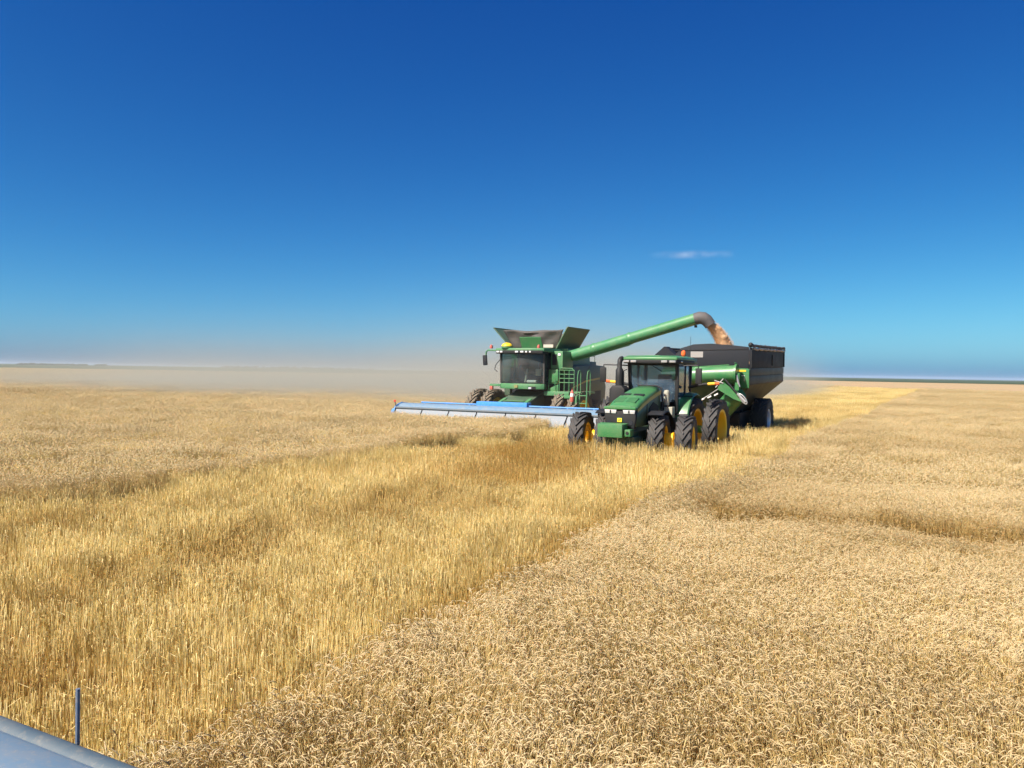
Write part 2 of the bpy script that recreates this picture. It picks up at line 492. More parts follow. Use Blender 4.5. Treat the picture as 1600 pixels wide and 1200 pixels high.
def straw_clump(name, size, count, lod, seed):
    r = random.Random(seed); c = CB()
    fat = (1.0, 1.5, 2.8, 4.6)[lod]
    for i in range(count):
        x, y = (r.random() - 0.5) * size, (r.random() - 0.5) * size
        h = max(0.3, r.gauss(0.64, 0.07))
        lean, az = abs(r.gauss(0, 0.06)), r.uniform(0, 6.28)
        if r.random() < 0.03: lean = r.uniform(0.3, 0.9)
        tone = r.random() ** 1.5
        dirv = Vector((math.cos(az), math.sin(az), 0))
        p = Vector((x, y, 0.0)); pts = [p.copy()]
        nseg = (3, 2, 1, 1)[lod]
        for k in range(nseg):
            th = lean * (k + 0.6) / nseg * 1.3
            p = p + (dirv * math.sin(th) + Vector((0, 0, 1)) * math.cos(th)) * (h / nseg); pts.append(p.copy())
        if r.random() < 0.05 and lod < 2:      # snapped top
            a3 = r.uniform(0, 6.28); p = p + Vector((math.cos(a3) * 0.08, math.sin(a3) * 0.08, r.uniform(-0.05, 0.06))); pts.append(p.copy())
        rs = 0.0024 * fat
        c.strand(pts, [rs] * len(pts), 3, 2, tone)
        if r.random() < (0.55, 0.5, 0.5, 0.5)[lod]:
            z0 = r.uniform(0.35, 0.97) * h
            q = Vector((x, y, z0)) + dirv * math.sin(lean * 0.6) * z0
            la = r.uniform(0, 6.28); ld = Vector((math.cos(la), math.sin(la), 0)); ln = r.uniform(0.10, 0.26)
            up = r.uniform(0.0, 0.12)
            pts = [q, q + ld * ln * 0.12 + Vector((0, 0, ln * up)), q + ld * ln * 0.22 - Vector((0, 0, ln * 0.3)), q + ld * ln * 0.26 - Vector((0, 0, ln * 0.85))]
            c.ribbon(pts, Vector((-ld.y, ld.x, r.gauss(0, 0.4))).normalized(), 0.0036 * fat, 3, r.random())
    return c.obj(name)

SIZES = (0.3125, 1.25, 2.5, 5.0)
COUNTS_W = (92, 500, 600, 700)
COUNTS_S = (46, 330, 540, 680)
NVAR = (9, 5, 4, 3)

def build_set(fn, tagname, counts):
    c = bpy.data.collections.new(tagname)
    for lod in range(4):
        for k in range(NVAR[lod]):
            o = fn('%s_tuft_%02d' % (tagname, lod * 10 + k), SIZES[lod] * 1.25, int(counts[lod] * 1.25), lod, 100 * lod + k + (0 if tagname == 'wheat' else 5000))
            c.objects.link(o)
    return c
IDX0 = [0, NVAR[0], NVAR[0] + NVAR[1], NVAR[0] + NVAR[1] + NVAR[2]]
cw = build_set(wheat_clump, 'wheat', COUNTS_W)
cs = build_set(straw_clump, 'straw', COUNTS_S)

# lay the tufts out on a grid that gets finer towards the viewer and along field edges
cells = []
def visible(x, y, s):
    dx, dy = x * math.cos(YAW) + y * math.sin(YAW), -x * math.sin(YAW) + y * math.cos(YAW)
    dy += 3.0 + s
    return dy > 0 and abs(dx) < dy * 0.74 + s
def split(x, y, lev):
    s = SIZES[lev]
    if not visible(x, y, s): return
    d = math.hypot(x, y)
    want = 0 if d < 17 else 1 if d < 62 else 2 if d < 190 else 3
    if lev > want:
        sub(x, y, lev); return
    if lev > 0 and d < 260:
        h = s * 0.5
        xs = np.array([x, x - h, x + h, x - h, x + h, x, x, x - h, x + h]); ys = np.array([y, y - h, y - h, y + h, y + h, y - h, y + h, y, y])
        t = crop_type(xs, ys)
        if (t != t[0]).any() and not (d > 120 and lev == 1):
            sub(x, y, lev); return
        if lev == 1 and d < 42 and any(a - 0.6 < x < b + 0.6 and c - 0.6 < y < e + 0.6 for a, b, c, e in FOOT):
            sub(x, y, lev); return
    cells.append((x, y, lev))
def sub(x, y, lev):
    k = round(SIZES[lev] / SIZES[lev - 1]); s = SIZES[lev - 1]
    for i in range(k):
        for j in range(k):
            split(x + (i - (k - 1) / 2) * s, y + (j - (k - 1) / 2) * s, lev - 1)
for i in range(-90, 60):
    for j in range(-4, 86):
        x, y = i * 5.0, j * 5.0
        if math.hypot(x, y) < 430: split(x, y, 3)
cells = np.array(cells)
lev = cells[:, 2].astype(int)
sz = np.array(SIZES)[lev]
cx = cells[:, 0] + (nprng.random(len(cells)) - 0.5) * sz * 0.3
cy = cells[:, 1] + (nprng.random(len(cells)) - 0.5) * sz * 0.3
typ = crop_type(cx, cy)
ok = (typ > 0) & ~np.array([in_foot(a, b) for a, b in zip(cx, cy)])
# the crop ends at the pale stubble field
pe = np.array(pale_edge)
ok &= cy < np.interp(cx, pe[:, 0], pe[:, 1]) + 4

def gaus(x, y, x0, y0, sx, sy):
    return np.exp(-((x - x0) / sx) ** 2 - ((y - y0) / sy) ** 2)
def steps(x, y, period, seed, slant):
    """low places whose far side stands up like a wall, so bare stems show"""
    p = (y + 3.0 * vnoise(x, y, 4.0, seed) + 0.8 * vnoise(x, y, 1.1, seed + 5) + slant * x) / period
    i = np.floor(p); f = p - i
    amp = np.clip(vnoise(x, i * 7.3, 3.2, seed + 1) * 2.4 - 0.95, 0, 1)
    t = np.clip((f - 0.5) / 0.5, 0, 1)
    return amp * t * t * (3 - 2 * t)
# height of the crop: gentle swells, thin patches and hollows
big = vnoise(cx, cy, 4.5, 21) * 0.5 + vnoise(cx, cy, 1.9, 22) * 0.3 + vnoise(cx, cy, 0.8, 23) * 0.2
wall = 13.0 + 1.5 * (vnoise(cx, cx * 0 + 2, 2.6, 71) - 0.5) + 0.5 * (vnoise(cx, cx * 0 + 4, 0.7, 72) - 0.5)
inw = np.clip((cx + 3.9) / 1.0, 0, 1) * (cx < 8)
tw = np.clip((cy - wall + 2.0) / 2.0, 0, 1) ** 0.5 * (cy < wall) * inw
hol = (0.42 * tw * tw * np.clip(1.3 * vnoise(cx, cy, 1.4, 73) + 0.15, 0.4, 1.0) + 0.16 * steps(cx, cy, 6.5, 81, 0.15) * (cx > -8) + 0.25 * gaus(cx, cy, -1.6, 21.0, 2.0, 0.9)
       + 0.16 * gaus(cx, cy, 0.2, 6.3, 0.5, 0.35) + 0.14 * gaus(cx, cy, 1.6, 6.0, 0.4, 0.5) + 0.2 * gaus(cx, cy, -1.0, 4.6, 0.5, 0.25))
hw = 1.0 + 0.20 * (big - 0.5) * 2 * 0.55 - hol
hw = hw + 0.17 * ((cx < -12) & (cy > 12)) * np.clip((cy - 12) / 12, 0, 1)
sb = vnoise(cx * 0.35 + cy * 0.1, cy, 3.2, 31) * 0.55 + vnoise(cx, cy, 1.1, 32) * 0.45
hs = 1.0 + 0.30 * (sb - 0.5) - 0.34 * steps(cx, cy, 4.2, 91, 0.35) - 0.22 * gaus(cx, cy, -9.6, 15.5, 2.6, 0.9) - 0.2 * gaus(cx, cy, -12.6, 20.0, 2.4, 0.8)
band = vnoise(cx, cy * 0.16, 1.3, 61)
hs = hs + 0.20 * (band - 0.5)
hs = hs + 0.22 * ((cx > -13.9) & (cx < -11.0) & (cy > 24.5) & (cy < 28.7))
hs = hs + 0.20 * gaus(cx, cy, -8.4, 22.2, 3.6, 1.3) + 0.20 * gaus(cx, cy, -5.4, 30.0, 1.0, 9.0)
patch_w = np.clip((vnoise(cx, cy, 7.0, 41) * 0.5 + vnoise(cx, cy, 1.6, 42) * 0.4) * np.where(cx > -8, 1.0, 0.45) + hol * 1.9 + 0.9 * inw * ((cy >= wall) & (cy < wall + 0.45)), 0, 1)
stre = vnoise(cx + 0.12 * cy, cy * 0.22, 1.5, 43)
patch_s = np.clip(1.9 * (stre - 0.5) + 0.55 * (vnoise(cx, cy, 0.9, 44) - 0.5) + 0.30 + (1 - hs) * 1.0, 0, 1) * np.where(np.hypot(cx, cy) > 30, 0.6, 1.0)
lx = (vnoise(cx, cy, 2.6, 51) - 0.5) * 0.34
ly = (vnoise(cx, cy, 2.6, 52) - 0.5) * 0.34

def crop_object(name, label, cat, mask, coll, hgt, patch):
    n = int(mask.sum())
    co = np.zeros((n, 3), 'f'); co[:, 0] = cx[mask]; co[:, 1] = cy[mask]
    me = bpy.data.meshes.new(name); me.vertices.add(n); me.vertices.foreach_set('co', co.ravel())
    def att(nm, typ, arr, key):
        a = me.attributes.new(nm, typ, 'POINT'); a.data.foreach_set(key, np.ascontiguousarray(arr).ravel())
    L = lev[mask]
    idx = np.array(IDX0)[L] + (nprng.random(n) * np.array(NVAR)[L]).astype('i')
    rz = np.floor(nprng.random(n) * 4) * math.pi / 2 + nprng.normal(0, 0.25, n)
    if coll is cw: rz = 5.5 * (vnoise(cx[mask], cy[mask], 1.7, 55) - 0.5) + 3.0 * (vnoise(cx[mask], cy[mask], 0.6, 56) - 0.5) + nprng.normal(0, 0.35, n)
    rz = np.where(L >= 2, np.round(rz / (math.pi / 2)) * math.pi / 2, rz)
    near = (L <= 1)
    rot = np.stack([lx[mask] * near, ly[mask] * near, rz], 1).astype('f')
    s = nprng.uniform(0.94, 1.06, n)
    scl = np.stack([s, s, hgt[mask] * nprng.normal(1, 0.035, n)], 1).astype('f')
    att('pick', 'INT', idx.astype('i'), 'value')
    att('turn', 'FLOAT_VECTOR', rot, 'vector')
    att('size', 'FLOAT_VECTOR', scl, 'vector')
    att('patch', 'FLOAT', patch[mask].astype('f'), 'value')
    o = bpy.data.objects.new(name, me); col.objects.link(o)
    ng = bpy.data.node_groups.new(name + '_scatter', 'GeometryNodeTree')
    ng.interface.new_socket('Geometry', in_out='INPUT', socket_type='NodeSocketGeometry')
    ng.interface.new_socket('Geometry', in_out='OUTPUT', socket_type='NodeSocketGeometry')
    N, K = ng.nodes, ng.links
    gi, go = N.new('NodeGroupInput'), N.new('NodeGroupOutput')
    ci = N.new('GeometryNodeCollectionInfo'); ci.inputs['Collection'].default_value = coll
    ci.inputs['Separate Children'].default_value = True; ci.inputs['Reset Children'].default_value = True
    ip = N.new('GeometryNodeInstanceOnPoints'); ip.inputs['Pick Instance'].default_value = True
    def named(nm, dt):
        q = N.new('GeometryNodeInputNamedAttribute'); q.data_type = dt; q.inputs['Name'].default_value = nm; return q.outputs['Attribute']
    e2r = N.new('FunctionNodeEulerToRotation')
    K.new(named('turn', 'FLOAT_VECTOR'), e2r.inputs[0])
    K.new(gi.outputs[0], ip.inputs['Points']); K.new(ci.outputs[0], ip.inputs['Instance'])
    K.new(named('pick', 'INT'), ip.inputs['Instance Index']); K.new(e2r.outputs[0], ip.inputs['Rotation'])
    K.new(named('size', 'FLOAT_VECTOR'), ip.inputs['Scale'])
    K.new(ip.outputs[0], go.inputs[0])
    md = o.modifiers.new('scatter', 'NODES'); md.node_group = ng
    return tag(o, label, cat, kind='stuff')

right_side = cx > -8.0
crop_object('wheat_crop', 'ripe standing wheat with nodding heads filling the right foreground', 'wheat', ok & (typ == 1) & right_side, cw, hw, patch_w)
crop_object('wheat_crop', 'ripe standing wheat on the left in front of the blue header', 'wheat', ok & (typ == 1) & ~right_side, cw, hw, patch_w)
crop_object('straw_stubble', 'tall golden stripped straw in the swath between the two wheat stands', 'straw', ok & (typ == 2), cs, hs, patch_s)
print('crop cells', len(cells), [int((lev == k).sum()) for k in range(4)])

# far-off trees on the skyline: one mass each
def treeline(name, label, az0, az1, dist, hmin, hmax, n, seed, gaps=()):
    r = random.Random(seed); mb = MB()
    for i in range(n):
        t = (i + r.random()) / n
        if any(a < t < b for a, b in gaps): continue
        a = az0 + (az1 - az0) * t; d = dist * r.uniform(0.985, 1.015)
        x, y = -math.sin(a) * d, math.cos(a) * d
        h = r.uniform(hmin, hmax); w = h * r.uniform(0.5, 0.95)
        mb.tube([(x, y, 0), (x, y, h * 0.4)], [w * 0.06, w * 0.04], 5)
        for q in range(9):
            ox, oy, oz = r.gauss(0, w * 0.32), r.gauss(0, w * 0.32), h * r.uniform(0.3, 0.88)
            k0 = len(mb.v); mb.sphere((x + ox, y + oy, oz), w * r.uniform(0.2, 0.42), 7, r.uniform(0.6, 0.9), 5)
            for z in range(k0, len(mb.v)):
                v = mb.v[z]; mb.v[z] = (v[0] + r.gauss(0, w * .035), v[1] + r.gauss(0, w * .035), v[2] + r.gauss(0, w * .035))
    o = mb.build(name, M_TREE)
    return tag(o, label, 'trees', kind='stuff')
M_TREE = paint('far_foliage', (0.035, 0.055, 0.030), 0.9, dust=0.05, scale=0.05, spec=0.1)
treeline('distant_trees', 'dark row of trees on the horizon at the far left', 1.0501, 0.9657, 2300, 3, 5.5, 120, 3, gaps=((0.78, 0.86),))
treeline('distant_trees', 'faint low line of trees on the horizon left of the dust', 0.8448, 0.6660, 3000, 4, 9, 120, 4)

# ================================================================== MACHINE PARTS
def tyre_mesh(name, Rr, W, rim, nlug, lug, mat, sweep=1.25, lugw=0.046):
    R0 = Rr - lug
    mb = MB()
    prof = [(rim - 0.02, -W * .36), (rim + .02, -W * .40), (rim + (R0 - rim) * .35, -W * .49), (rim + (R0 - rim) * .7, -W * .495),
            (R0 - .05, -W * .47), (R0 - .008, -W * .40), (R0, -W * .2), (R0 + .004, 0), (R0, W * .2), (R0 - .008, W * .40),
            (R0 - .05, W * .47), (rim + (R0 - rim) * .7, W * .495), (rim + (R0 - rim) * .35, W * .49), (rim + .02, W * .40), (rim - .02, W * .36)]
    mb.lathe(prof, n=48)
    pitch = 2 * math.pi / nlug
    for s in (-1, 1):
        for k in range(nlug):
            a = pitch * (k + (0.5 if s > 0 else 0))
            st = [(-.03, 0.0, Rr, R0 - .01), (.16, .38, Rr, R0 - .01), (.34, .78, Rr - .004, R0 - .015), (.475, 1.0, Rr - .012, R0 - .04), (.51, 1.08, R0 - .075, R0 - .10)]
            vs = []
            for (fx, fa, rt, rb) in st:
                aa = a + fa * pitch * sweep
                for (rr, da) in ((rb, -lugw * 1.25), (rb, lugw * 1.25), (rt, lugw), (rt, -lugw)):
                    vs.append((s * fx * W, -rr * math.cos(aa + da / Rr), rr * math.sin(aa + da / Rr)))
            fs = [(0, 1, 2, 3)]
            for i in range(len(st) - 1):
                b = 4 * i
                for q in range(4):
                    fs.append((b + q, b + (q + 1) % 4, b + 4 + (q + 1) % 4, b + 4 + q))
            e = 4 * (len(st) - 1); fs.append((e, e + 1, e + 2, e + 3))
            mb.add(vs, fs)
    me = mb.mesh(name, smooth=40)
    me.materials.append(mat)
    return me

def rim_mesh(name, rim, W, disc, mat, hub=0.2):
    """dished wheel: disc sits at x = disc (outer side is +x)"""
    mb = MB()
    mb.lathe([(rim + .035, -W * .41), (rim + .03, -W * .38), (rim - .02, -W * .36), (rim - .05, -W * .2), (rim - .05, W * .2), (rim - .02, W * .36), (rim + .03, W * .38), (rim + .035, W * .41),
              (rim + .01, W * .415), (rim - .045, W * .37), (rim - .075, W * .2), (rim - .08, disc + .02), (rim * .62, disc + .035), (rim * .55, disc + .01), (hub, disc + .01),
              (hub, disc - .03), (rim * .55, disc - .03), (rim - .08, disc - .02), (rim - .075, -W * .2), (rim - .045, -W * .37), (rim + .035, -W * .41)], n=40)
    for k in range(10):
        a = 2 * math.pi * k / 10
        mb.lathe([(.001, disc + .04), (.02, disc + .04), (.02, disc)], (0, hub * 1.45 * math.cos(a), hub * 1.45 * math.sin(a)), n=6)
    me = mb.mesh(name, smooth=30)
    me.materials.append(mat)
    return me

def add_wheel(root, rim_me, tyre_me, loc, flip, steer=0.0):
    w = child('wheel', rim_me, root, loc, (math.pi if flip else 0) + steer)
    t = child('tyre', tyre_me, w, (0, 0, 0), math.pi if flip else 0)     # keep the tread direction
    return w

# ------------------------------------------------------------------ stripper header
def make_header(name, parent=None, loc=(0, 0, 0), rz=0.0, W=9.75, rod=False):
    """stripper header, lip along x at y = 0, facing -y"""
    h = W / 2
    hood = MB()
    t = 0.02
    outer = [(0.0, 1.20), (0.18, 1.33), (0.50, 1.40), (0.85, 1.36), (1.12, 1.16), (1.25, 0.80), (1.25, 0.36), (0.9, 0.24), (0.45, 0.26)]
    inner = [(0.48, 0.30), (0.9, 0.28), (1.21, 0.38), (1.21, 0.78), (1.09, 1.12), (0.84, 1.32), (0.50, 1.36), (0.19, 1.29), (0.02, 1.175)]
    hood.prism(outer + inner, 'x', -h + .03, h - .03)
    root = hood.build(name, M['blue_hood'], parent, smooth=50)
    root.location = loc; root.rotation_euler = (0, 0, rz)
    # front lip tube
    MB().tube([(-h, -.01, 1.19), (h, -.01, 1.19)], 0.055, 12).build('lip_tube', M['blue_dark'], root)
    # hanging pale crop deflector panels with gaps between
    n = 7; w = (W - 0.1) / n
    fm = MB().plate([(-w / 2 + .012, 0, 0), (w / 2 - .012, 0, 0), (w / 2 - .012, -.11, -.46), (-w / 2 + .012, -.11, -.46)], .012)
    fm.box(-w / 2 + .02, w / 2 - .02, -.13, -.10, -.47, -.44)
    me = fm.mesh('deflector_panel'); me.materials.append(M['flap'])
    bm_ = MB().beam((0, -.008, -.01), (-.14, -.13, -.46), .03, .03).mesh('panel_strap'); bm_.materials.append(M['charcoal'])
    for i in range(n):
        x = -h + .05 + w * (i + .5)
        child('deflector_panel', me, root, (x, -.02, 1.15))
        if i: child('panel_strap', bm_, root, (x - w / 2 + .03, -.03, 1.15))
    # stripping rotor inside, with a finger comb along it
    rot = MB().lathe([(.02, -h + .1), (.20, -h + .1), (.20, h - .1), (.02, h - .1)], (0, .55, .72), n=14)
    for k in range(8):
        a = 2 * math.pi * k / 8
        rot.beam((-h + .1, .55 + .2 * math.cos(a), .72 + .2 * math.sin(a)), (h - .1, .55 + .2 * math.cos(a), .72 + .2 * math.sin(a)), .07, .02)
    rot.build('stripping_rotor', M['steel'], root)
    # end plates
    ep = [(-.28, .62), (-.06, 1.22), (.2, 1.36), (.5, 1.43), (.88, 1.39), (1.16, 1.18), (1.3, .8), (1.3, .34), (.9, .2), (.3, .2)]
    for s in (-1, 1):
        MB().prism(ep, 'x', s * h - .025, s * h + .025).build('end_plate', M['blue'], root, bevel=.006)
        # crop divider point
        MB().prism([(-.05, 1.15), (-.42, .72), (-.55, .42), (-.30, .42), (.2, .6)], 'x', s * h + s * .03, s * h + s * .13).build('crop_divider', M['blue'], root, bevel=.015)
        mk = MB().tube([(s * (h + .0), .05, 1.2), (s * (h + .02), .02, 1.36), (s * (h + .02), -.02, 1.46)], .022, 8).build('marker_post', M['blue_dark'], root)
        MB().lathe([(.001, -.015), (.05, -.015), (.055, 0), (.05, .015), (.001, .015)], (s * (h + .02), -.02, 1.48), axis='y', n=14).build('reflector', M['red'], mk)
    # rear beam and the centre mounting box
    MB().tube([(-h + .7, 1.0, 1.42), (h - .5, 1.0, 1.42)], .035, 8).build('rear_tube', M['blue'], root)
    for i in range(8):
        x = -h + .9 + i * (W - 1.6) / 7
        if abs(x) > 1.25:
            MB().beam((x, .95, 1.30), (x, 1.0, 1.41), .05, .03).build('tube_bracket', M['blue'], root)
    MB().box(-1.22, 1.22, .84, 1.28, 1.32, 1.56).build('mounting_box', M['blue'], root, bevel=.02)
    MB().box(-1.0, 1.0, 1.26, 1.42, .45, 1.4).build('mounting_frame', M['blue_dark'], root, bevel=.01)
    # drive shields at the sides
    for s in (-1, 1):
        MB().box(s * h - .0 + (.03 if s > 0 else -.15), s * h + (.15 if s > 0 else -.03), .35, 1.05, .45, 1.1).build('drive_shield', M['blue'], root, bevel=.05)
    if rod:
        MB().tube([(3.235, -.06, 1.2), (3.235, -.06, 1.462)], .0095, 8).build('marker_rod', M['blue_rod'], root)
    return root

M['blue_rod'] = paint('dull_blue_rod', (0.05, 0.10, 0.18), 0.5, dust=0.14)

# our own header in the lower left corner
hd = make_header('harvester_header', None, (0, 2.06, 0), math.pi, rod=True)
tag(hd, 'dusty blue harvester header with an upright thin rod, at the lower left corner', 'header')

# ------------------------------------------------------------------ combine harvester
def make_combine(loc):
    root = empty('combine_harvester', loc)
    tag(root, 'green combine harvester with a wide blue header, unloading through its raised auger', 'combine')
    g, gd = M['green_dusty'], M['green_dark']
    # --- main body and side shields
    MB().box(-1.35, 1.35, .9, 5.3, 1.0, 3.1).build('chassis', M['charcoal'], root, bevel=.03)
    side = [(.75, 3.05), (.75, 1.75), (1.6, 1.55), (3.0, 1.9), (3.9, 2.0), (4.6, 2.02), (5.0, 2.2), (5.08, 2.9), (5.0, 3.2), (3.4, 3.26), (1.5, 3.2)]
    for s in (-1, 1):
        p = MB().prism(side, 'x', s * 1.36, s * 1.68).build('side_shield', gd, root, bevel=.06)  # flank in shade: the darkness is put into a darker green
        MB().prism([(.95, 2.12), (2.6, 2.43), (5.0, 2.62), (5.0, 2.70), (2.6, 2.52), (.95, 2.18)], 'x', s * 1.683, s * 1.692).build('stripe', M['stripe'], p)
        MB().beam((s * 1.685, 2.95, 1.95), (s * 1.685, 2.95, 3.2), .012, .03).build('panel_seam', M['black'], p)
    # rear hood and chopper
    MB().prism([(5.0, 3.15), (5.6, 3.0), (6.1, 2.2), (6.0, 1.5), (5.2, 1.2), (4.9, 1.3)], 'x', -1.3, 1.3).build('rear_hood', gd, root, bevel=.06)
    # engine deck
    MB().box(-1.2, 1.2, 3.4, 5.0, 3.1, 3.42).build('engine_deck', M['green_dark'], root, bevel=.05)
    MB().lathe([(.02, 0), (.32, 0), (.34, .05), (.34, .32), (.28, .38), (.02, .38)], (.7, 4.2, 3.42), 'z', 20).build('air_cleaner', M['charcoal'], root)
    MB().box(.2, 1.1, 3.5, 3.8, 3.4, 3.62).build('engine_cover', M['charcoal'], root, bevel=.04)
    rl = MB()
    for (a, b) in (((1.15, 3.3, 3.4), (1.15, 3.3, 3.75)), ((1.15, 4.9, 3.35), (1.15, 4.9, 3.7)), ((1.15, 3.3, 3.73), (1.15, 4.9, 3.68)), ((1.15, 4.1, 3.4), (1.15, 4.1, 3.7))):
        rl.tube([a, b], .018, 6)
    rl.build('deck_rail', M['green_dark'], root)
    # --- grain tank
    MB().prism([(-1.5, 2.5), (1.5, 2.5), (1.45, 3.95), (-1.45, 3.95)], 'y', 1.05, 3.55).build('grain_tank', g, root, bevel=.03)
    # front-left corner housing with a lamp, and the tall cab-side panel
    cb = MB().box(1.14, 1.72, -.12, .98, 3.02, 3.80).build('corner_housing', g, root, bevel=.03)
    MB().box(1.50, 1.62, -.15, -.11, 3.60, 3.70).build('corner_lamp', M['white'], cb)
    MB().box(1.22, 1.44, -.135, -.12, 3.18, 3.66).build('vent_grille', M['charcoal'], cb)
    MB().box(1.12, 1.58, -.28, -.16, 2.36, 2.99).build('cab_side_panel', M['green'], root, bevel=.03)
    MB().prism([(1.05, 1.98), (1.62, 1.98), (1.62, 2.34), (1.12, 2.12)], 'y', -.34, -.2).build('step_shield', M['green'], root, bevel=.02)
    # flared side extensions
    for s in (-1, 1):
        fx = 1.98 if s < 0 else 1.80
        a, b, c, d = (s * 1.15 - .15, .75, 3.93), (s * 1.15 - .15, 3.1, 3.93), (s * fx - .12, 2.9, 4.87), (s * fx - .12, .45, 4.87)
        p = MB().plate([a, b, c, d], .04).build('tank_extension', M['green_ext'], root)
        MB().tube([(s * fx - .12, .43, 4.88), (s * fx - .12, 2.92, 4.88)], .03, 8).build('extension_edge', M['green_ext'], p)
        MB().beam((s * 1.15 - .15, .73, 3.93), (s * fx - .12, .43, 4.88), .06, .05).build('extension_post', M['green_ext'], p)
    # front and rear extension: centre plates with folded vinyl cover between the corners
    MB().plate([(-.78, .82, 3.93), (.30, .82, 3.93), (.30, .52, 4.45), (-.78, .52, 4.45)], .035).build('front_extension_plate', g, root)
    MB().plate([(-1.05, 3.1, 3.93), (.75, 3.1, 3.93), (.85, 3.4, 4.6), (-1.15, 3.4, 4.6)], .035).build('rear_extension_plate', g, root)
    def drape(y0, y1, zt, seed, name):
        r = random.Random(seed); NU, NV = 30, 9
        vs, fs = [], []
        ph = [r.uniform(0, 6) for _ in range(6)]
        for j in range(NV + 1):
            v = j / NV
            for i in range(NU + 1):
                u = i / NU
                xw = 1.12 + (1.55 - 1.12) * v
                x = -xw + 2 * xw * u - .15
                sag = .05 * math.sin(math.pi * u) * v * v
                z = 3.93 + (zt - 3.93) * v - sag
                fold = .045 * math.sin(9 * u + 5 * v + ph[0]) + .035 * math.sin(17 * u - 7 * v + ph[1]) + .03 * math.sin(26 * v + 4 * u + ph[2])
                y = y0 + (y1 - y0) * v + fold * (.4 + .6 * math.sin(math.pi * u))
                vs.append((x, y, z + .02 * math.sin(13 * u + ph[3]) * v))
        for j in range(NV):
            for i in range(NU):
                a = j * (NU + 1) + i
                fs.append((a, a + 1, a + NU + 2, a + NU + 1))
        o = MB().add(vs, fs).build(name, M['fabric'], root, smooth=60)
        sm = o.modifiers.new('thick', 'SOLIDIFY'); sm.thickness = .01
        return o
    drape(.88, .62, 4.80, 5, 'tank_cover')
    drape(3.08, 3.35, 4.80, 8, 'tank_cover')
    MB().box(.36, .85, .70, .74, 3.98, 4.12).build('cover_window', M['tarp_pale'], root)
    # heap of grain in the tank
    hp = MB().lathe([(.001, 4.42), (.4, 4.35), (.8, 4.15), (1.12, 3.94)], (-.15, 1.95, 0), 'z', 20).build('grain_heap', M['grain'], root)
    # --- cab
    zb, zt = 2.36, 3.72
    prof = []
    for i in range(13):                 # bowed windscreen outline, left to right
        t = i / 12; x = -1.05 + 2.1 * t
        y = -.62 - .30 * (1 - (2 * t - 1) ** 2) ** .8
        prof.append((x, y))
    ws = MB()
    vs, fs = [], []
    for k, (z, off) in enumerate(((zb, 0), ((zb + zt) / 2, -.09), (zt, -.03))):
        vs += [(x, y + off, z) for x, y in prof]
    for k in range(2):
        for i in range(12):
            a = k * 13 + i; fs.append((a, a + 1, a + 14, a + 13))
    ws.add(vs, fs); wso = ws.build('windscreen', M['glass_dark'], root, smooth=60)
    cabf = MB()
    for s in (-1, 1):
        cabf.beam((s * 1.07, -.62, zb), (s * 1.08, -.66, zt), .07, .09)
        cabf.beam((s * 1.02, .95, zb), (s * 1.02, .95, zt), .1, .1)
        cabf.beam((s * 1.07, -.62, zb + .02), (s * 1.02, .95, zb + .02), .06, .08)
    cabf.box(-1.0, 1.0, .98, 1.04, zb, zt)
    cabf.box(-1.02, 1.02, -.55, 1.0, zb - .12, zb - .02)
    cabf.build('cab_frame', M['interior'], root)
    for s in (-1, 1):
        MB().plate([(s * 1.06, -.58, zb + .06), (s * 1.02, .90, zb + .06), (s * 1.02, .90, zt), (s * 1.07, -.6, zt)], .012).build('side_window', M['glass_dark'], root)
    MB().lathe([(.02, 0), (.03, 0), (.03, .95), (.02, .95)], (-.30, -.78, zb + .12), 'z', 6).build('wiper', M['black'], root)
    # roof with front visor and lamps
    rf = MB()
    top = [(-1.35, -.62), (-1.2, -.95), (-.6, -1.12), (.6, -1.12), (1.2, -.95), (1.3, -.6), (1.2, 1.0), (-1.2, 1.0)]
    rf.prism(top, 'z', 3.74, 3.90)
    roof = rf.build('cab_roof', g, root, bevel=.05)
    vis = MB().prism([(p[0] * .97, p[1] - .035) for p in top[:6]] + [(1.1, -.3), (-1.1, -.3)], 'z', 3.66, 3.80).build('visor', M['black'], roof, bevel=.02)
    for x, y, w in ((-1.02, -1.07, .13), (-.82, -1.12, .13), (-.02, -1.165, .15), (.24, -1.165, .15), (.45, -1.165, .09), (.62, -1.14, .08)):
        MB().obox((x, y, 3.735), (w, .03, .075)).build('work_light', M['lens'], roof, bevel=.01)
    gp = MB().lathe([(.001, -.06), (.24, -.06), (.25, 0), (.22, .08), (.17, .10), (.001, .10)], (-.62, -.95, 3.95), 'z', 20).build('gps_receiver', M['green'], roof)
    MB().lathe([(.25, 0.0), (.24, .05), (.20, .10), (.11, .145), (.001, .16)], (-.62, -.95, 3.98), 'z', 20).build('yellow_dome', M['yellow'], gp)
    for x, y in ((-1.62, -.6), (.72, -.5)):
        MB().lathe([(.001, -.02), (.07, -.02), (.075, .05), (.05, .13), (.001, .15)], (x, y, 3.92), 'z', 12).build('beacon', M['red_dull'], roof)
    # mirrors on outrigger arms
    for s in (-1,):
        ar = MB().tube([(s * 1.2, -.7, 3.80), (s * 1.75, -.66, 3.82), (s * 1.84, -.68, 3.74), (s * 1.86, -.68, 3.45)], .035, 8).build('mirror_arm', g, root)
        MB().obox((s * 1.88, -.70, 3.36), (.20, .10, .46), (0, s * .08, s * -.1)).build('mirror', M['charcoal'], ar, bevel=.03)
    # handrail by the far side of the cab
    MB().tube([(-1.12, -.66, 3.4), (-1.3, -.74, 3.15), (-1.34, -.76, 2.95), (-1.22, -.72, 2.85)], .018, 6).build('grab_rail', M['black'], root)
    # seat, console and steering column
    st = MB().box(-.28, .28, .05, .55, 2.72, 2.86)
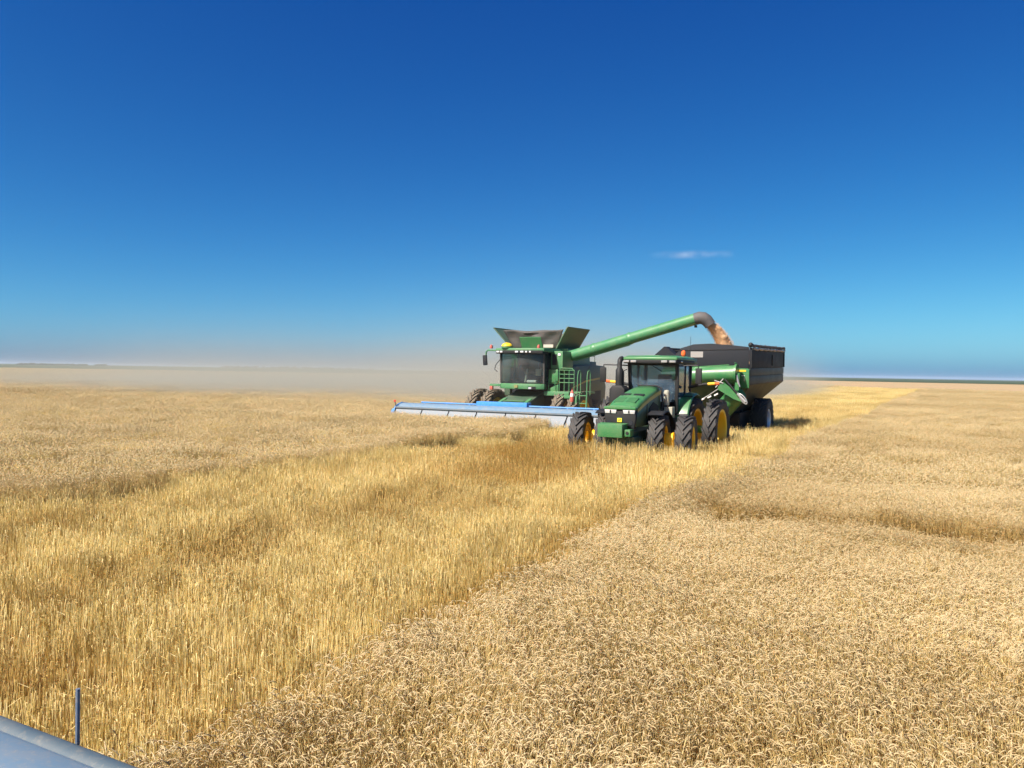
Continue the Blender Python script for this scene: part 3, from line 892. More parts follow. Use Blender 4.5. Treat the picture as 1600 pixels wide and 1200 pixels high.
    st.obox((0, .58, 3.15), (.52, .14, .72), (-.12, 0, 0)).build('seat', M['seat'], root, bevel=.05)
    MB().tube([(0, -.35, 2.4), (.02, -.18, 3.0)], .04, 8).build('steering_column', M['beige'], root)
    MB().lathe([(.17, -.012), (.195, 0), (.17, .012), (.15, 0), (.17, -.012)], (.02, -.15, 3.02), 'z', 20).build('steering_wheel', M['black'], root)
    MB().box(.42, .7, -.2, .5, 2.7, 3.0).build('armrest_console', M['beige'], root, bevel=.04)
    MB().box(.15, .62, -.52, -.3, 2.39, 2.5).build('white_bag', M['white'], root, bevel=.04)
    # green front bumper under the windscreen with an emblem and lamp
    bp = [(x * 1.06, y - .04) for x, y in prof]
    bo = MB().prism([(x, y) for x, y in bp] + [(1.0, -.2), (-1.0, -.2)], 'z', 2.10, 2.34).build('front_bumper', M['green_dusty'], root, bevel=.04)
    MB().obox((-.12, -1.03 + .04, 2.22), (.16, .02, .13)).build('emblem', M['stripe_dim'], bo)
    MB().obox((.62, -.90, 2.16), (.34, .03, .12), (0, 0, .42)).build('lamp_recess', M['black'], bo)
    MB().obox((.54, -.945, 2.155), (.13, .03, .08), (0, 0, .42)).build('headlight', M['lens'], bo)
    MB().box(-1.62, -1.05, -.72, -.5, 2.2, 2.3).build('side_bracket', g, root, bevel=.01)
    MB().box(-1.60, -1.46, -.74, -.62, 2.04, 2.2).build('marker_lamp', M['red_dull'], root, bevel=.01)
    # --- feeder house
    fh = MB()
    fh.hexa([(-.78, -2.2, .55), (.78, -2.2, .55), (.78, .1, 1.0), (-.78, .1, 1.0), (-.78, -2.2, 1.30), (.78, -2.2, 1.30), (.72, .1, 2.0), (-.72, .1, 2.0)])
    fo = fh.build('feeder_house', gd, root, bevel=.02)
    for s in (-1, 1):
        MB().beam((s * .66, -2.15, 1.335), (s * .62, -1.0, 1.685), .16, .03).build('feeder_rib', M['green_dusty'], fo)
    MB().beam((-.5, -2.0, 1.375), (.5, -2.0, 1.375), .3, .03).build('feeder_plate', M['green_dusty'], fo)
    MB().beam((-.5, -1.3, 1.59), (.5, -1.3, 1.59), .2, .03).build('feeder_plate', M['green_dusty'], fo)
    # --- platform, railings and ladder on the near side
    MB().box(1.1, 2.75, -.35, 1.15, 1.94, 2.03).build('platform', g, root, bevel=.015)
    MB().box(1.0, 2.2, -.48, -.36, 1.84, 2.02).build('platform_beam', g, root, bevel=.015)
    MB().box(1.9, 2.75, -.62, -.36, 1.74, 1.86).build('ladder_platform', g, root, bevel=.015)
    r1 = MB()
    for z in (2.42, 2.60, 2.78, 2.96):
        r1.tube([(1.66, -.30, z), (2.36, -.28, z)], .019, 6)
    for x in (1.66, 1.89, 2.12, 2.36):
        r1.tube([(x, -.29, 2.02), (x, -.29, 2.98)], .017, 6)
    r1.tube([(1.66, -.30, 2.98), (1.72, -.30, 3.05), (2.26, -.29, 3.04), (2.36, -.28, 2.93)], .02, 6)
    r1.tube([(1.2, -.42, 2.1), (1.2, -.42, 2.55), (1.5, -.4, 2.6), (1.5, -.4, 2.1)], .018, 6)
    r1.build('platform_railing', g, root)
    ld = MB()
    for x in (2.78, 3.12):
        ld.beam((x, -.78, .42), (x, -.62, 2.0), .05, .10)
    lo = ld.build('ladder', g, root)
    for k in range(5):
        z = .55 + .33 * k
        MB().box(2.80, 3.10, -.82 + .033 * k, -.66 + .033 * k, z, z + .035).build('rung', g, lo)
    hr = MB()
    for x in (2.72, 3.16):
        hr.tube([(x, -.80, .95), (x, -.74, 2.72), (x, -.66, 2.93), (x, -.50, 2.97), (x, -.40, 2.84), (x, -.40, 1.9)], .02, 6)
    hr.build('ladder_handrail', g, root)
    MB().box(2.58, 2.74, -.86, -.66, .95, 1.86).build('ladder_side_plate', g, root, bevel=.01)
    fe = MB().lathe([(.001, 0), (.075, 0), (.08, .03), (.08, .40), (.04, .46), (.03, .52), (.001, .52)], (2.56, -.92, 1.62), 'z', 14).build('fire_extinguisher', M['red_dull'], root)
    MB().lathe([(.082, .22), (.083, .23), (.083, .35), (.082, .36)], (2.56, -.92, 1.62), 'z', 14).build('label_band', M['white'], fe)
    MB().box(1.75, 2.2, .2, .9, 1.5, 2.04).build('battery_box', gd, root, bevel=.03)
    # --- wheels: front duals, rear steer
    tm = tyre_mesh('combine_tyre', 1.03, .52, .62, 20, .055, M['rubber_dusty'])
    rm = rim_mesh('combine_rim', .62, .52, -.05, M['yellow'], .2)
    for x, fl in ((-2.52, True), (-1.78, True), (1.78, False), (2.52, False)):
        add_wheel(root, rm, tm, (x, 0, 1.03), fl)
    MB().tube([(-2.5, 0, 1.03), (2.5, 0, 1.03)], .17, 12).build('front_axle', M['charcoal'], root)
    tm2 = tyre_mesh('combine_rear_tyre', .78, .58, .40, 18, .045, M['rubber_dusty'])
    rm2 = rim_mesh('combine_rear_rim', .40, .58, .0, M['yellow'], .15)
    for x, fl in ((-1.45, True), (1.45, False)):
        add_wheel(root, rm2, tm2, (x, 4.3, .78), fl)
    MB().tube([(-1.45, 4.3, .78), (1.45, 4.3, .78)], .12, 10).build('rear_axle', M['charcoal'], root)
    # --- unloading auger
    A = Vector((1.30, .98, 3.52)); B = Vector((7.38, .62, 5.16))
    d = (B - A).normalized()
    MB().tube([(1.25, 1.15, 2.6), (1.27, 1.08, 3.2), A + d * .05, A + d * .3], [.26, .26, .27, .27], 18).build('auger_elbow', g, root)
    au = MB().tube([A + d * .2, B], [.245, .245], 20).build('unloading_auger', M['green_auger'], root)
    for t in (1.55, 3.3):
        MB().tube([A + d * (t - .09), A + d * t, A + d * (t + .09)], [.25, .275, .25], 20).build('auger_flange', M['green_auger'], au)
    MB().beam(A + d * .6 - Vector((0, 0, .27)), A + d * 3.3 - Vector((0, 0, .27)), .08, .06).build('auger_rib', M['green_auger'], au)
    sp = [B - d * .03, B + d * .16 + Vector((0, .02, .0)), B + d * .32 + Vector((0, .05, -.06)), B + d * .45 + Vector((0, .10, -.18)), B + d * .54 + Vector((0, .14, -.32)), B + d * .60 + Vector((0, .16, -.42))]
    MB().tube(sp, [.25, .262, .265, .255, .24, .23], 18, caps=False).build('spout', M['spout'], au)
    MB().box(B.x - .05, B.x + .06, B.y - .04, B.y + .04, B.z - .36, B.z - .26).build('spout_lamp', M['black'], au, bevel=.01)
    # --- header
    make_header('header', root, (0, -3.36, 0), 0.0)
    return root
M['red_dull'] = paint('dull_red', (0.42, 0.06, 0.05), 0.4, dust=0.12)
M['stripe_dim'] = paint('faded_yellow', (0.16, 0.17, 0.04), 0.6, dust=0.2)
M['green_ext'] = paint('dull_green_plate', (0.028, 0.10, 0.055), 0.5, dust=0.14)
M['green_auger'] = paint('green_auger_paint', (0.022, 0.185, 0.075), 0.36, dust=0.10)
M['grain'] = paint('wheat_grain', (0.50, 0.30, 0.13), 0.8, dust=0.3, scale=20, bump=0.5)
combine = make_combine((-16.45, 32.0, 0))

# ------------------------------------------------------------------ tractor
def make_tractor(loc):
    root = empty('tractor', loc)
    tag(root, 'green tractor with yellow rims and dual wheels pulling the grain cart', 'tractor')
    g, k = M['green'], M['black']
    # wheels
    tf = tyre_mesh('front_tyre', .81, .50, .45, 16, .058, M['rubber'])
    rf = rim_mesh('front_rim', .45, .50, -.06, M['yellow'], .2)
    rfo = rim_mesh('front_rim_outer', .45, .50, -.15, M['yellow'], .2)
    hubm = MB().lathe([(.001, -.02), (.26, -.02), (.27, 0), (.27, .33), (.29, .34), (.29, .39), (.001, .39)], n=24)
    hubm = hubm.mesh('hub_extension', bevel=0); hubm.materials.append(M['yellow'])
    for x, fl, outer in ((-1.66, True, 1), (-.84, True, 0), (.84, False, 0), (1.66, False, 1)):
        w = add_wheel(root, rfo if outer else rf, tf, (math.copysign(.62, x) + (x - math.copysign(.62, x)) * math.cos(R(8)), (x - math.copysign(.62, x)) * math.sin(R(8)), .81), fl, R(8))
        if not outer: child('hub_extension', hubm, w, (.06, 0, 0))
    tr = tyre_mesh('rear_tyre', 1.03, .48, .66, 18, .06, M['rubber'])
    rr = rim_mesh('rear_rim', .66, .48, -.10, M['yellow'], .22)
    rro = rim_mesh('rear_rim_outer', .66, .48, -.20, M['yellow'], .22)
    for x, fl, outer in ((-1.82, True, 1), (-1.0, True, 0), (1.0, False, 0), (1.82, False, 1)):
        add_wheel(root, rro if outer else rr, tr, (x, 3.05, 1.03), fl)
    MB().tube([(-1.7, 3.05, 1.03), (1.7, 3.05, 1.03)], .13, 12).build('rear_axle', g, root)
    MB().box(-.35, .35, 2.3, 3.7, .65, 1.6).build('gearbox', g, root, bevel=.05)
    # front axle and frame
    MB().tube([(-.85, 0, .81), (-.5, 0, .72), (.5, 0, .72), (.85, 0, .81)], .14, 10).build('front_axle', g, root)
    MB().box(-.36, .36, -1.15, 2.4, .62, 1.12).build('frame', M['green_dark'], root, bevel=.03)
    MB().hexa([(-.42, -1.05, .36), (.42, -1.05, .36), (.42, -.4, .36), (-.42, -.4, .36), (-.46, -1.2, .98), (.46, -1.2, .98), (.46, -.4, .98), (-.46, -.4, .98)]).build('front_support', M['green_dark'], root, bevel=.03)
    # front weight block
    wb = MB().box(-.50, .27, -1.66, -1.2, .98, 1.37).build('front_weight', g, root, bevel=.02)
    MB().box(-.54, .31, -1.40, -1.2, 1.37, 1.385).build('weight_rim', g, wb)
    MB().box(.30, .48, -1.55, -1.25, 1.02, 1.22).build('hitch_bracket', g, root, bevel=.015)
    MB().lathe([(.001, -1.56), (.05, -1.56), (.05, -1.5)], (.39, 0, 1.12), 'y', 10).build('hitch_pin', M['black'], root)
    # hood: body lofted front to back
    secs = [(-1.10, .44, 1.30, 1.80), (-1.0, .50, 1.28, 1.90), (-.6, .52, 1.28, 2.06), (.1, .51, 1.30, 2.24), (.8, .49, 1.32, 2.38), (1.25, .47, 1.34, 2.46)]
    def section(y, hw, zb, zt):
        return [(-hw, y, zb), (-hw, y, zt - .30), (-hw + .02, y, zt - .14), (-hw + .10, y, zt - .035), (-hw + .26, y, zt), (0, y, zt + .012), (hw - .26, y, zt), (hw - .10, y, zt - .035), (hw - .02, y, zt - .14), (hw, y, zt - .30), (hw, y, zb)]
    def loft(secs, lo, hi):
        vs, fs = [], []
        m = hi - lo
        for sct in secs: vs += section(*sct)[lo:hi]
        for i in range(len(secs) - 1):
            for j in range(m - 1):
                a = i * m + j; fs.append((a, a + 1, a + m + 1, a + m))
        return MB().add(vs, fs)
    hood = loft(secs, 2, 9)
    ho = hood.build('hood', g, root, smooth=45)
    ho.modifiers.new('thick', 'SOLIDIFY').thickness = .03
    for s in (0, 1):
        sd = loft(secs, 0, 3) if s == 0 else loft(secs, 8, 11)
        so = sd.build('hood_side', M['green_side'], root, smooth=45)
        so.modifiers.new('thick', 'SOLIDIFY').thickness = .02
        sx = -1 if s == 0 else 1
        # yellow stripe along the shoulder
        st = MB(); vs, fs = [], []
        for i, (y, hw, zb, zt) in enumerate(secs[1:]):
            vs += [(sx * (hw + .012), y, zt - .20 - .01 * i), (sx * (hw + .004), y, zt - .115)]
        for i in range(len(secs) - 2): fs.append((2 * i, 2 * i + 1, 2 * i + 3, 2 * i + 2))
        st.add(vs, fs).build('stripe', M['stripe'], so)
        MB().beam((sx * .524, -.25, 1.3), (sx * .522, -.2, 1.95), .012, .02).build('panel_gap', M['black'], so)
        gp = MB().prism([(-.1, 1.36), (.9, 1.36), (.9, 1.85), (.4, 1.98), (.0, 1.8)], 'x', sx * .512, sx * .53).build('side_screen', M['charcoal'], so)
    # vents set on the hood top
    def ztop(y):
        ys = [s_[0] for s_ in secs]; zs = [s_[3] for s_ in secs]
        return float(np.interp(y, ys, zs))
    for x0, x1, y0, y1, mt in ((-.34, -.04, -.80, -.42, 'green_vent'), (.04, .34, -.80, -.42, 'green_vent'), (-.36, -.06, -.12, .02, 'black'), (.04, .36, -.12, .02, 'black')):
        MB().hexa([(x0, y0, ztop(y0) - .01), (x1, y0, ztop(y0) - .01), (x1, y1, ztop(y1) - .01), (x0, y1, ztop(y1) - .01),
                   (x0, y0, ztop(y0) + .022), (x1, y0, ztop(y0) + .022), (x1, y1, ztop(y1) + .022), (x0, y1, ztop(y1) + .022)]).build('hood_vent', M[mt], ho)
    # grille nose
    nose = MB().prism([(-.45, 1.22), (.45, 1.22), (.49, 1.5), (.49, 1.76), (-.49, 1.76), (-.49, 1.5)], 'y', -1.14, -.9)
    no = nose.build('grille', k, root, bevel=.04)
    MB().prism([(-.50, 1.79), (.50, 1.79), (.50, 1.86), (.25, 1.90), (-.25, 1.90), (-.50, 1.86)], 'y', -1.19, -.95).build('hood_nose', g, ho, bevel=.02)
    for s in (-1, 1):
        hl = MB().hexa([(s * .29 - .17, -1.165, 1.665), (s * .29 + .17, -1.165, 1.665), (s * .29 + .17, -1.10, 1.665), (s * .29 - .17, -1.10, 1.665),
                   (s * .29 - .19, -1.175, 1.775), (s * .29 + .19, -1.175, 1.775), (s * .29 + .19, -1.10, 1.775), (s * .29 - .19, -1.10, 1.775)]).build('headlight', M['lens'], no, bevel=.01)
        MB().box(s * .29 - .02, s * .29 + .02, -1.182, -1.16, 1.675, 1.765).build('lamp_divider', M['charcoal'], no)
        MB().lathe([(.001, -1.150), (.07, -1.150), (.075, -1.13)], (s * .34, 0, 1.40), 'y', 14).build('fog_lamp', M['charcoal'], no)
    # emblem: yellow badge with a leaping deer
    em = MB().box(-.085, .085, -1.165, -1.14, 1.40, 1.54).build('emblem', M['green'], no, bevel=.02)
    MB().prism([(-.068, 1.413), (.068, 1.413), (.068, 1.527), (-.068, 1.527)], 'y', -1.171, -1.166).build('badge_field', M['yellow'], em)
    deer = [(-.055, 1.47), (-.03, 1.49), (.005, 1.485), (.02, 1.505), (.028, 1.52), (.033, 1.505), (.05, 1.50), (.045, 1.49), (.032, 1.487), (.026, 1.465), (.045, 1.44), (.035, 1.437), (.012, 1.458), (-.02, 1.457), (-.035, 1.425), (-.045, 1.428), (-.036, 1.46)]
    MB().prism(deer, 'y', -1.176, -1.172).build('deer_mark', M['green'], em)
    # front fenders
    for s in (-1, 1):
        MB().lathe([(.90, s * .84 - .26), (.925, s * .84 - .24), (.925, s * .84 + .24), (.90, s * .84 + .26), (.885, s * .84), (.90, s * .84 - .26)], (0, 0, .81), n=16, a0=R(62), a1=R(158)).build('front_fender', k, root)
        MB().tube([(s * .55, .2, 1.1), (s * .7, .25, 1.55), (s * .84, .2, 1.66)], .03, 6).build('fender_stay', k, root)
    # rear fenders
    for s in (-1, 1):
        xi, xo = s * .70, s * 1.16
        fd = MB().lathe([(1.12, xi), (1.16, xi), (1.17, (xi + xo) / 2), (1.15, xo - s * .03), (1.10, xo), (1.09, xo - s * .02), (1.13, (xi + xo) / 2), (1.12, xi)], (0, 3.05, 1.08), n=18, a0=R(8), a1=R(128)).build('rear_fender', g, root, smooth=50)
        for a in (22, 62):
            MB().lathe([(1.175, xi + s * .01), (1.18, xi + s * .02), (1.18, xo - s * .04), (1.165, xo)], (0, 3.05, 1.08), n=2, a0=R(a), a1=R(a + 3)).build('fender_gap', M['black'], fd)
        # signal arm with amber and red marker
        ar = MB().tube([(s * .95, 2.75, 2.42), (s * 1.25, 2.72, 2.5), (s * 1.52, 2.72, 2.55), (s * 1.6, 2.72, 2.555)], [.05, .05, .045, .045], 10).build('signal_arm', k, root)
        MB().tube([(s * 1.6, 2.72, 2.555), (s * 1.83, 2.72, 2.575)], .048, 10).build('amber_marker', M['amber'], ar)
        MB().tube([(s * 1.832, 2.72, 2.575), (s * 1.98, 2.72, 2.58)], .05, 10).build('red_marker', M['orange'], ar)
    # cab
    zb, zt = 1.62, 3.22
    P = {'fl': (-.82, 1.92), 'fr': (.82, 1.92), 'bl': (-.80, 3.45), 'br': (.80, 3.45)}
    cf = MB()
    for key, (x, y) in P.items():
        wd = .11
        y2 = y - .0
        cf.beam((x * .95, y2 + (.05 if 'f' in key else 0), zb), (x, y2 - (.06 if 'f' in key else 0), zt), wd, wd)
    cf.beam((.82, 2.72, 1.8), (.82, 2.74, zt), .07, .07); cf.beam((-.82, 2.72, 1.8), (-.82, 2.74, zt), .07, .07)
    cf.box(-.80, .80, 1.9, 3.45, zb - .1, zb + .02)
    cf.box(-.74, .74, 3.40, 3.48, zb, 2.2)
    cf.beam((-.8, 1.88, zt - .02), (.8, 1.88, zt - .02), .10, .12)
    cf.build('cab_frame', k, root, bevel=.012)
    MB().plate([(-.76, 1.93, 1.95), (.76, 1.93, 1.95), (.78, 1.84, zt - .05), (-.78, 1.84, zt - .05)], .01).build('windscreen', M['glass'], root)
    MB().plate([(-.74, 3.44, 2.22), (.74, 3.44, 2.22), (.76, 3.45, zt - .04), (-.76, 3.45, zt - .04)], .01).build('rear_window', M['glass'], root)
    for s in (-1, 1):
        dw = MB().plate([(s * .81, 2.0, 1.72), (s * .815, 2.68, 1.72), (s * .83, 2.70, zt - .05), (s * .83, 1.93, zt - .05)], .01).build('door_window', M['glass'], root)
        MB().plate([(s * .815, 2.77, 2.15), (s * .80, 3.38, 2.15), (s * .80, 3.38, zt - .05), (s * .825, 2.78, zt - .05)], .01).build('rear_side_window', M['glass'], root)
        MB().box(s * .83 - .01, s * .83 + .03, 2.02, 2.12, 2.05, 2.1).build('door_handle', M['white'], dw)
    MB().beam((.76, 1.90, 2.05), (.775, 1.84, 3.1), .015, .015).build('windscreen_seal', M['lamp_grey'], root)
    MB().beam((-.05, 1.80, 3.16), (.30, 1.82, 2.95), .02, .025).build('wiper', k, root)
    # roof
    rp = [(-.98, 1.72), (-.90, 1.50), (-.3, 1.42), (.3, 1.42), (.90, 1.50), (.98, 1.72), (.96, 3.4), (.7, 3.62), (-.7, 3.62), (-.96, 3.4)]
    ru = MB().prism(rp, 'z', 3.20, 3.33).build('roof_lining', k, root, bevel=.03)
    ro = MB()
    vs = [(x * 1.01, (y - 2.5) * 1.01 + 2.5, 3.325) for x, y in rp] + [(x * 1.0, (y - 2.5) * 1.0 + 2.5, 3.40) for x, y in rp] + [(x * .86, (y - 2.5) * .88 + 2.5, 3.46) for x, y in rp]
    n_ = len(rp); fs = []
    for lv in range(2):
        for i in range(n_):
            j = (i + 1) % n_
            fs.append((lv * n_ + i, lv * n_ + j, (lv + 1) * n_ + j, (lv + 1) * n_ + i))
    fs.append(tuple(range(2 * n_, 3 * n_))); fs.append(tuple(range(n_))[::-1])
    roof = ro.add(vs, fs).build('roof', g, root, bevel=.015)
    MB().box(-.25, .25, 1.75, 2.3, 3.455, 3.475).build('roof_hatch', g, roof, bevel=.01)
    for x, y in ((-.78, 1.475), (-.52, 1.425), (.52, 1.425), (.78, 1.475)):
        MB().obox((x, y - .03, 3.265), (.20, .05, .075), (0, 0, (.14 if x > 0 else -.14) * (abs(x) > .6))).build('work_light', M['lamp_grey'], ru, bevel=.015)
    MB().obox((.97, 1.80, 3.265), (.05, .14, .07)).build('work_light', M['lamp_grey'], ru, bevel=.015)
    MB().box(.55, .96, 3.3, 3.75, 3.22, 3.40).build('roof_extension', M['green_side'], roof, bevel=.04)
    be = MB().lathe([(.001, 0), (.05, 0), (.05, .06), (.075, .07), (.085, .13), (.07, .2), (.03, .235), (.001, .24)], (.62, 3.2, 3.44), 'z', 14).build('beacon', M['orange'], roof)
    MB().tube([(.86, 3.2, 3.42), (.86, 3.2, 4.15)], .007, 6).build('antenna', k, roof)
    # inside
    st = MB().box(-.25, .25, 2.65, 3.1, 2.05, 2.2)
    st.obox((0, 3.12, 2.52), (.48, .13, .66), (-.12, 0, 0))
    st.build('seat', M['seat'], root, bevel=.05)
    MB().tube([(0, 2.15, 1.7), (0, 2.32, 2.42)], .06, 8).build('steering_column', k, root)
    MB().tube([Vector((0, 2.33, 2.45)) + Vector((.19 * math.cos(a), .19 * math.sin(a) * .8, .19 * math.sin(a) * .55)) for a in [2 * math.pi * i / 20 for i in range(21)]], .018, 6, caps=False).build('steering_wheel', k, root)
    MB().obox((.42, 2.5, 2.35), (.16, .5, .1)).build('armrest', k, root, bevel=.03)
    MB().obox((.5, 2.15, 2.6), (.24, .04, .18), (-.2, 0, -.3)).build('display', k, root, bevel=.01)
    MB().obox((-.55, 1.98, 2.42), (.2, .12, .14), (0, 0, .3)).build('dash_box', M['lamp_grey'], root, bevel=.03)
    # exhaust stack and air box on the far side
    ex = MB().tube([(-1.02, 1.45, 2.35), (-1.02, 1.45, 2.62), (-1.02, 1.45, 2.72), (-1.02, 1.45, 2.98), (-1.02, 1.45, 3.05), (-1.02, 1.45, 3.20), (-1.02, 1.48, 3.28), (-1.02, 1.57, 3.34), (-1.02, 1.66, 3.36)],
                   [.13, .13, .13, .125, .08, .08, .085, .085, .08], 16).build('exhaust_stack', M['black'], root)
    MB().prism([(-1.28, 1.6), (-.74, 1.6), (-.74, 2.34), (-.85, 2.46), (-1.18, 2.46), (-1.28, 2.34)], 'y', 1.2, 1.72).build('exhaust_box', M['black'], root, bevel=.04)
    # beige canister, bracket and steps at the near side
    cn = MB()
    cn.lathe([(.001, 1.85), (.085, 1.85), (.09, 1.9)] + [(.09 + .006 * (i % 2), 1.92 + i * .03) for i in range(13)] + [(.075, 2.33), (.001, 2.35)], (.56, 1.60, 0), 'z', 16)
    cn.build('canister', M['beige'], root)
    MB().box(.52, .80, 1.45, 1.75, 1.45, 1.80).build('tool_box', M['beige'], root, bevel=.02)
    MB().tube([(.50, 1.28, 1.4), (.52, 1.30, 2.0), (.47, 1.31, 2.40), (.32, 1.31, 2.475), (-.32, 1.31, 2.475)], .03, 8).build('hood_seal_pipe', k, root)
    stp = MB()
    for q in range(4):
        stp.box(.85 + .05 * q, 1.15 + .05 * q, 2.05, 2.45, 1.45 - .3 * q, 1.48 - .3 * q)
    stp.beam((.9, 2.03, 1.6), (1.1, 2.03, .45), .03, .06); stp.beam((.9, 2.47, 1.6), (1.1, 2.47, .45), .03, .06)
    stp.build('cab_steps', k, root)
    MB().box(-.95, -.45, 1.9, 2.9, .75, 1.5).build('fuel_tank', k, root, bevel=.06)
    MB().box(.45, .85, 1.7, 2.9, .75, 1.45).build('fuel_tank', k, root, bevel=.06)
    # mirrors
    for s in (-1, 1):
        x = 1.72 if s < 0 else 1.52
        ar = MB().tube([(s * .85, 1.85, 3.13), (s * (x - .28), 1.80, 3.15), (s * (x + .0), 1.80, 3.15), (s * x, 1.80, 3.02)], .022, 8).build('mirror_arm', k, root)
        MB().obox((s * (x + .02), 1.80, 2.81), (.21, .07, .50), (0, 0, s * -.12)).build('mirror', k, ar, bevel=.02)
    gr = MB().tube([(-.90, 1.78, 2.35), (-.98, 1.75, 2.4), (-.98, 1.75, 2.95), (-.88, 1.8, 3.0)], .016, 6).build('grab_rail', k, root)
    # drawbar
    MB().box(-.15, .15, 3.6, 4.4, .50, .62).build('drawbar', k, root, bevel=.01)
    return root
M['green_side'] = paint('shaded_side_panel', (0.022, 0.085, 0.05), 0.35, dust=0.12)  # darker copy of the green, with the hood side's shade in its colour
M['green_vent'] = paint('green_mesh_vent', (0.008, 0.105, 0.03), 0.6, dust=0.05)
M['amber'] = paint('amber_plastic', (0.85, 0.50, 0.03), 0.3, dust=0.03)
tractor = make_tractor((-8.47, 23.59, 0))

# ------------------------------------------------------------------ grain cart
def make_cart(loc):
    root = empty('grain_cart', loc, rx=R(1.0))
    tag(root, 'black topped green grain cart behind the tractor, being filled with wheat', 'grain cart')
    g, k = M['green'], M['charcoal']
    yf, yr, hw = -3.5, 3.9, 1.75
    z0, z1, z2, zt = 2.58, 2.90, 3.20, 4.02
    sy0, sy1, sx, sz = -2.1, -.6, .55, .95            # low sump of the hopper
    # side walls: three bands each
    for s in (-1, 1):
        for (a, b, off, mt, nm) in ((z0, z1 - .012, 0, 'cart_side', 'lower_side_panel'), (z1 + .012, z2, .012, 'cart_side', 'middle_side_panel')):
            MB().box(min(s * hw, s * (hw - .05)) + s * off, max(s * hw, s * (hw - .05)) + s * off, yf, yr, a, b).build(nm, M[mt], root, bevel=.01)
        up = MB().box(min(s * (hw + .02), s * (hw - .03)), max(s * (hw + .02), s * (hw - .03)), yf, yr, z2 + .01, zt).build('upper_side_panel', k, root, bevel=.01)
        MB().box(min(s * (hw - .04), s * (hw - .06)), max(s * (hw - .04), s * (hw - .06)), yf, yr, z1 - .02, z1 + .02).build('side_seam', M['black'], root)
        for y in (yf + .04, .9, yr - .05):
            MB().box(s * (hw + .02) - .01, s * (hw + .055), y - .03, y + .03, z2 + .02 if y != .9 else z2 + .1, zt - (.02 if y != .9 else .25)).build('side_post', M['black'], up)
        # hopper slope below the wall
        MB().plate([(s * hw, yf, z0), (s * hw, yr, z0), (s * sx, sy1, sz), (s * sx, sy0, sz)], .04).build('hopper_side', M['cart_side'], root)
    # hopper front and rear slopes, floor
    MB().plate([(-hw, yf, z0), (hw, yf, z0), (sx, sy0, sz), (-sx, sy0, sz)], .04).build('hopper_front', M['green_dark'], root)
    MB().plate([(-hw, yr, z0), (hw, yr, z0), (sx, sy1, sz), (-sx, sy1, sz)], .04).build('hopper_rear', M['cart_side'], root)
    MB().box(-sx, sx, sy0, sy1, sz - .06, sz).build('hopper_floor', k, root)
    # front and rear walls
    MB().box(-hw + .06, hw - .06, yf - .02, yf + .03, z0, z2).build('front_lower_panel', g, root)
    fp = MB().prism([(-hw + .04, z2 + .01), (hw - .04, z2 + .01), (hw - .04, zt + .02), (1.0, zt + .10), (.2, zt + .16), (-.5, zt + .13), (-1.0, zt - .02), (-1.25, zt - .30), (-hw + .04, zt - .30)], 'y', yf - .03, yf + .02).build('front_upper_panel', k, root, bevel=.01)
    MB().beam((-1.25, yf - .035, zt - .12), (hw - .1, yf - .035, zt - .06), .02, .03).build('panel_crease', M['black'], fp)
    MB().box(-.62, -.1, yf - .05, yf - .03, 3.62, 3.86).build('sight_window', M['lamp_grey'], fp)
    MB().box(-hw + .06, hw - .06, yr - .03, yr + .02, z0, zt + .03).build('rear_panel', k, root)
    # green corner panel carrying a yellow label
    cpn = MB().box(1.28, hw - .01, yf - .10, yf - .02, 2.42, 3.18).build('corner_panel', g, root, bevel=.015)
    MB().box(1.33, 1.62, yf - .108, yf - .10, 3.07, 3.14).build('label_strip', M['amber'], cpn)
    MB().box(1.45, 1.58, yf - .108, yf - .10, 2.90, 2.925).build('label_strip', M['white'], cpn)
    MB().box(1.55, 1.565, yf - .108, yf - .10, 2.70, 2.86).build('label_strip', M['white'], cpn)
    # tarp end flap at the far corner and rolled tarp along the near rim
    MB().hexa([(-2.25, yf - .05, 3.60), (-1.12, yf - .05, 3.60), (-1.12, yf + .5, 3.60), (-2.25, yf + .5, 3.60),
               (-1.72, yf - .05, 4.06), (-1.66, yf - .05, 4.06), (-1.66, yf + .5, 4.06), (-1.72, yf + .5, 4.06)]).build('tarp_end_flap', k, root)
    tp = MB(); pts = [(hw + .03 + .02 * math.sin(i * 1.7), yf + (yr - yf) * i / 24, zt + .075 + .014 * math.sin(i * 2.3)) for i in range(25)]
    to = tp.tube(pts, [.06 + .014 * math.sin(i * 3.1) for i in range(25)], 10).build('rolled_tarp', M['fabric'], root)
    tb = MB(); pts = [(hw + .06, yf + .2 + (yr - yf - .3) * i / 24, zt - .045 + .02 * math.sin(i * 1.9)) for i in range(25)]
    tb.tube(pts, [.05 + .012 * math.sin(i * 2.6) for i in range(25)], 8).build('tarp_edge', M['tarp_pale'], to)
    MB().sphere((hw + .02, yf - .02, zt + .10), .10).build('tarp_end_cap', M['black'], to)
    # grain inside
    vs, fs = [], []
    N_ = 14
    for j in range(N_ + 1):
        for i in range(N_ + 1):
            x = -hw + .08 + (2 * hw - .16) * i / N_; y = yf + .06 + (yr - yf - .12) * j / N_
            vs.append((x, y, 3.35 + .5 * math.exp(-((x) / 1.0) ** 2 - ((y + 1.4) / 1.6) ** 2)))
    for j in range(N_):
        for i in range(N_):
            a = j * (N_ + 1) + i; fs.append((a, a + 1, a + N_ + 2, a + N_ + 1))
    MB().add(vs, fs).build('grain_load', M['grain'], root)
    # folded unloading auger across the front
    ya = yf - .55
    A, B = Vector((-1.56, ya, 2.84)), Vector((1.36, ya, 2.99))
    au = MB().tube([A, B], [.305, .33], 24).build('upper_auger', g, root)
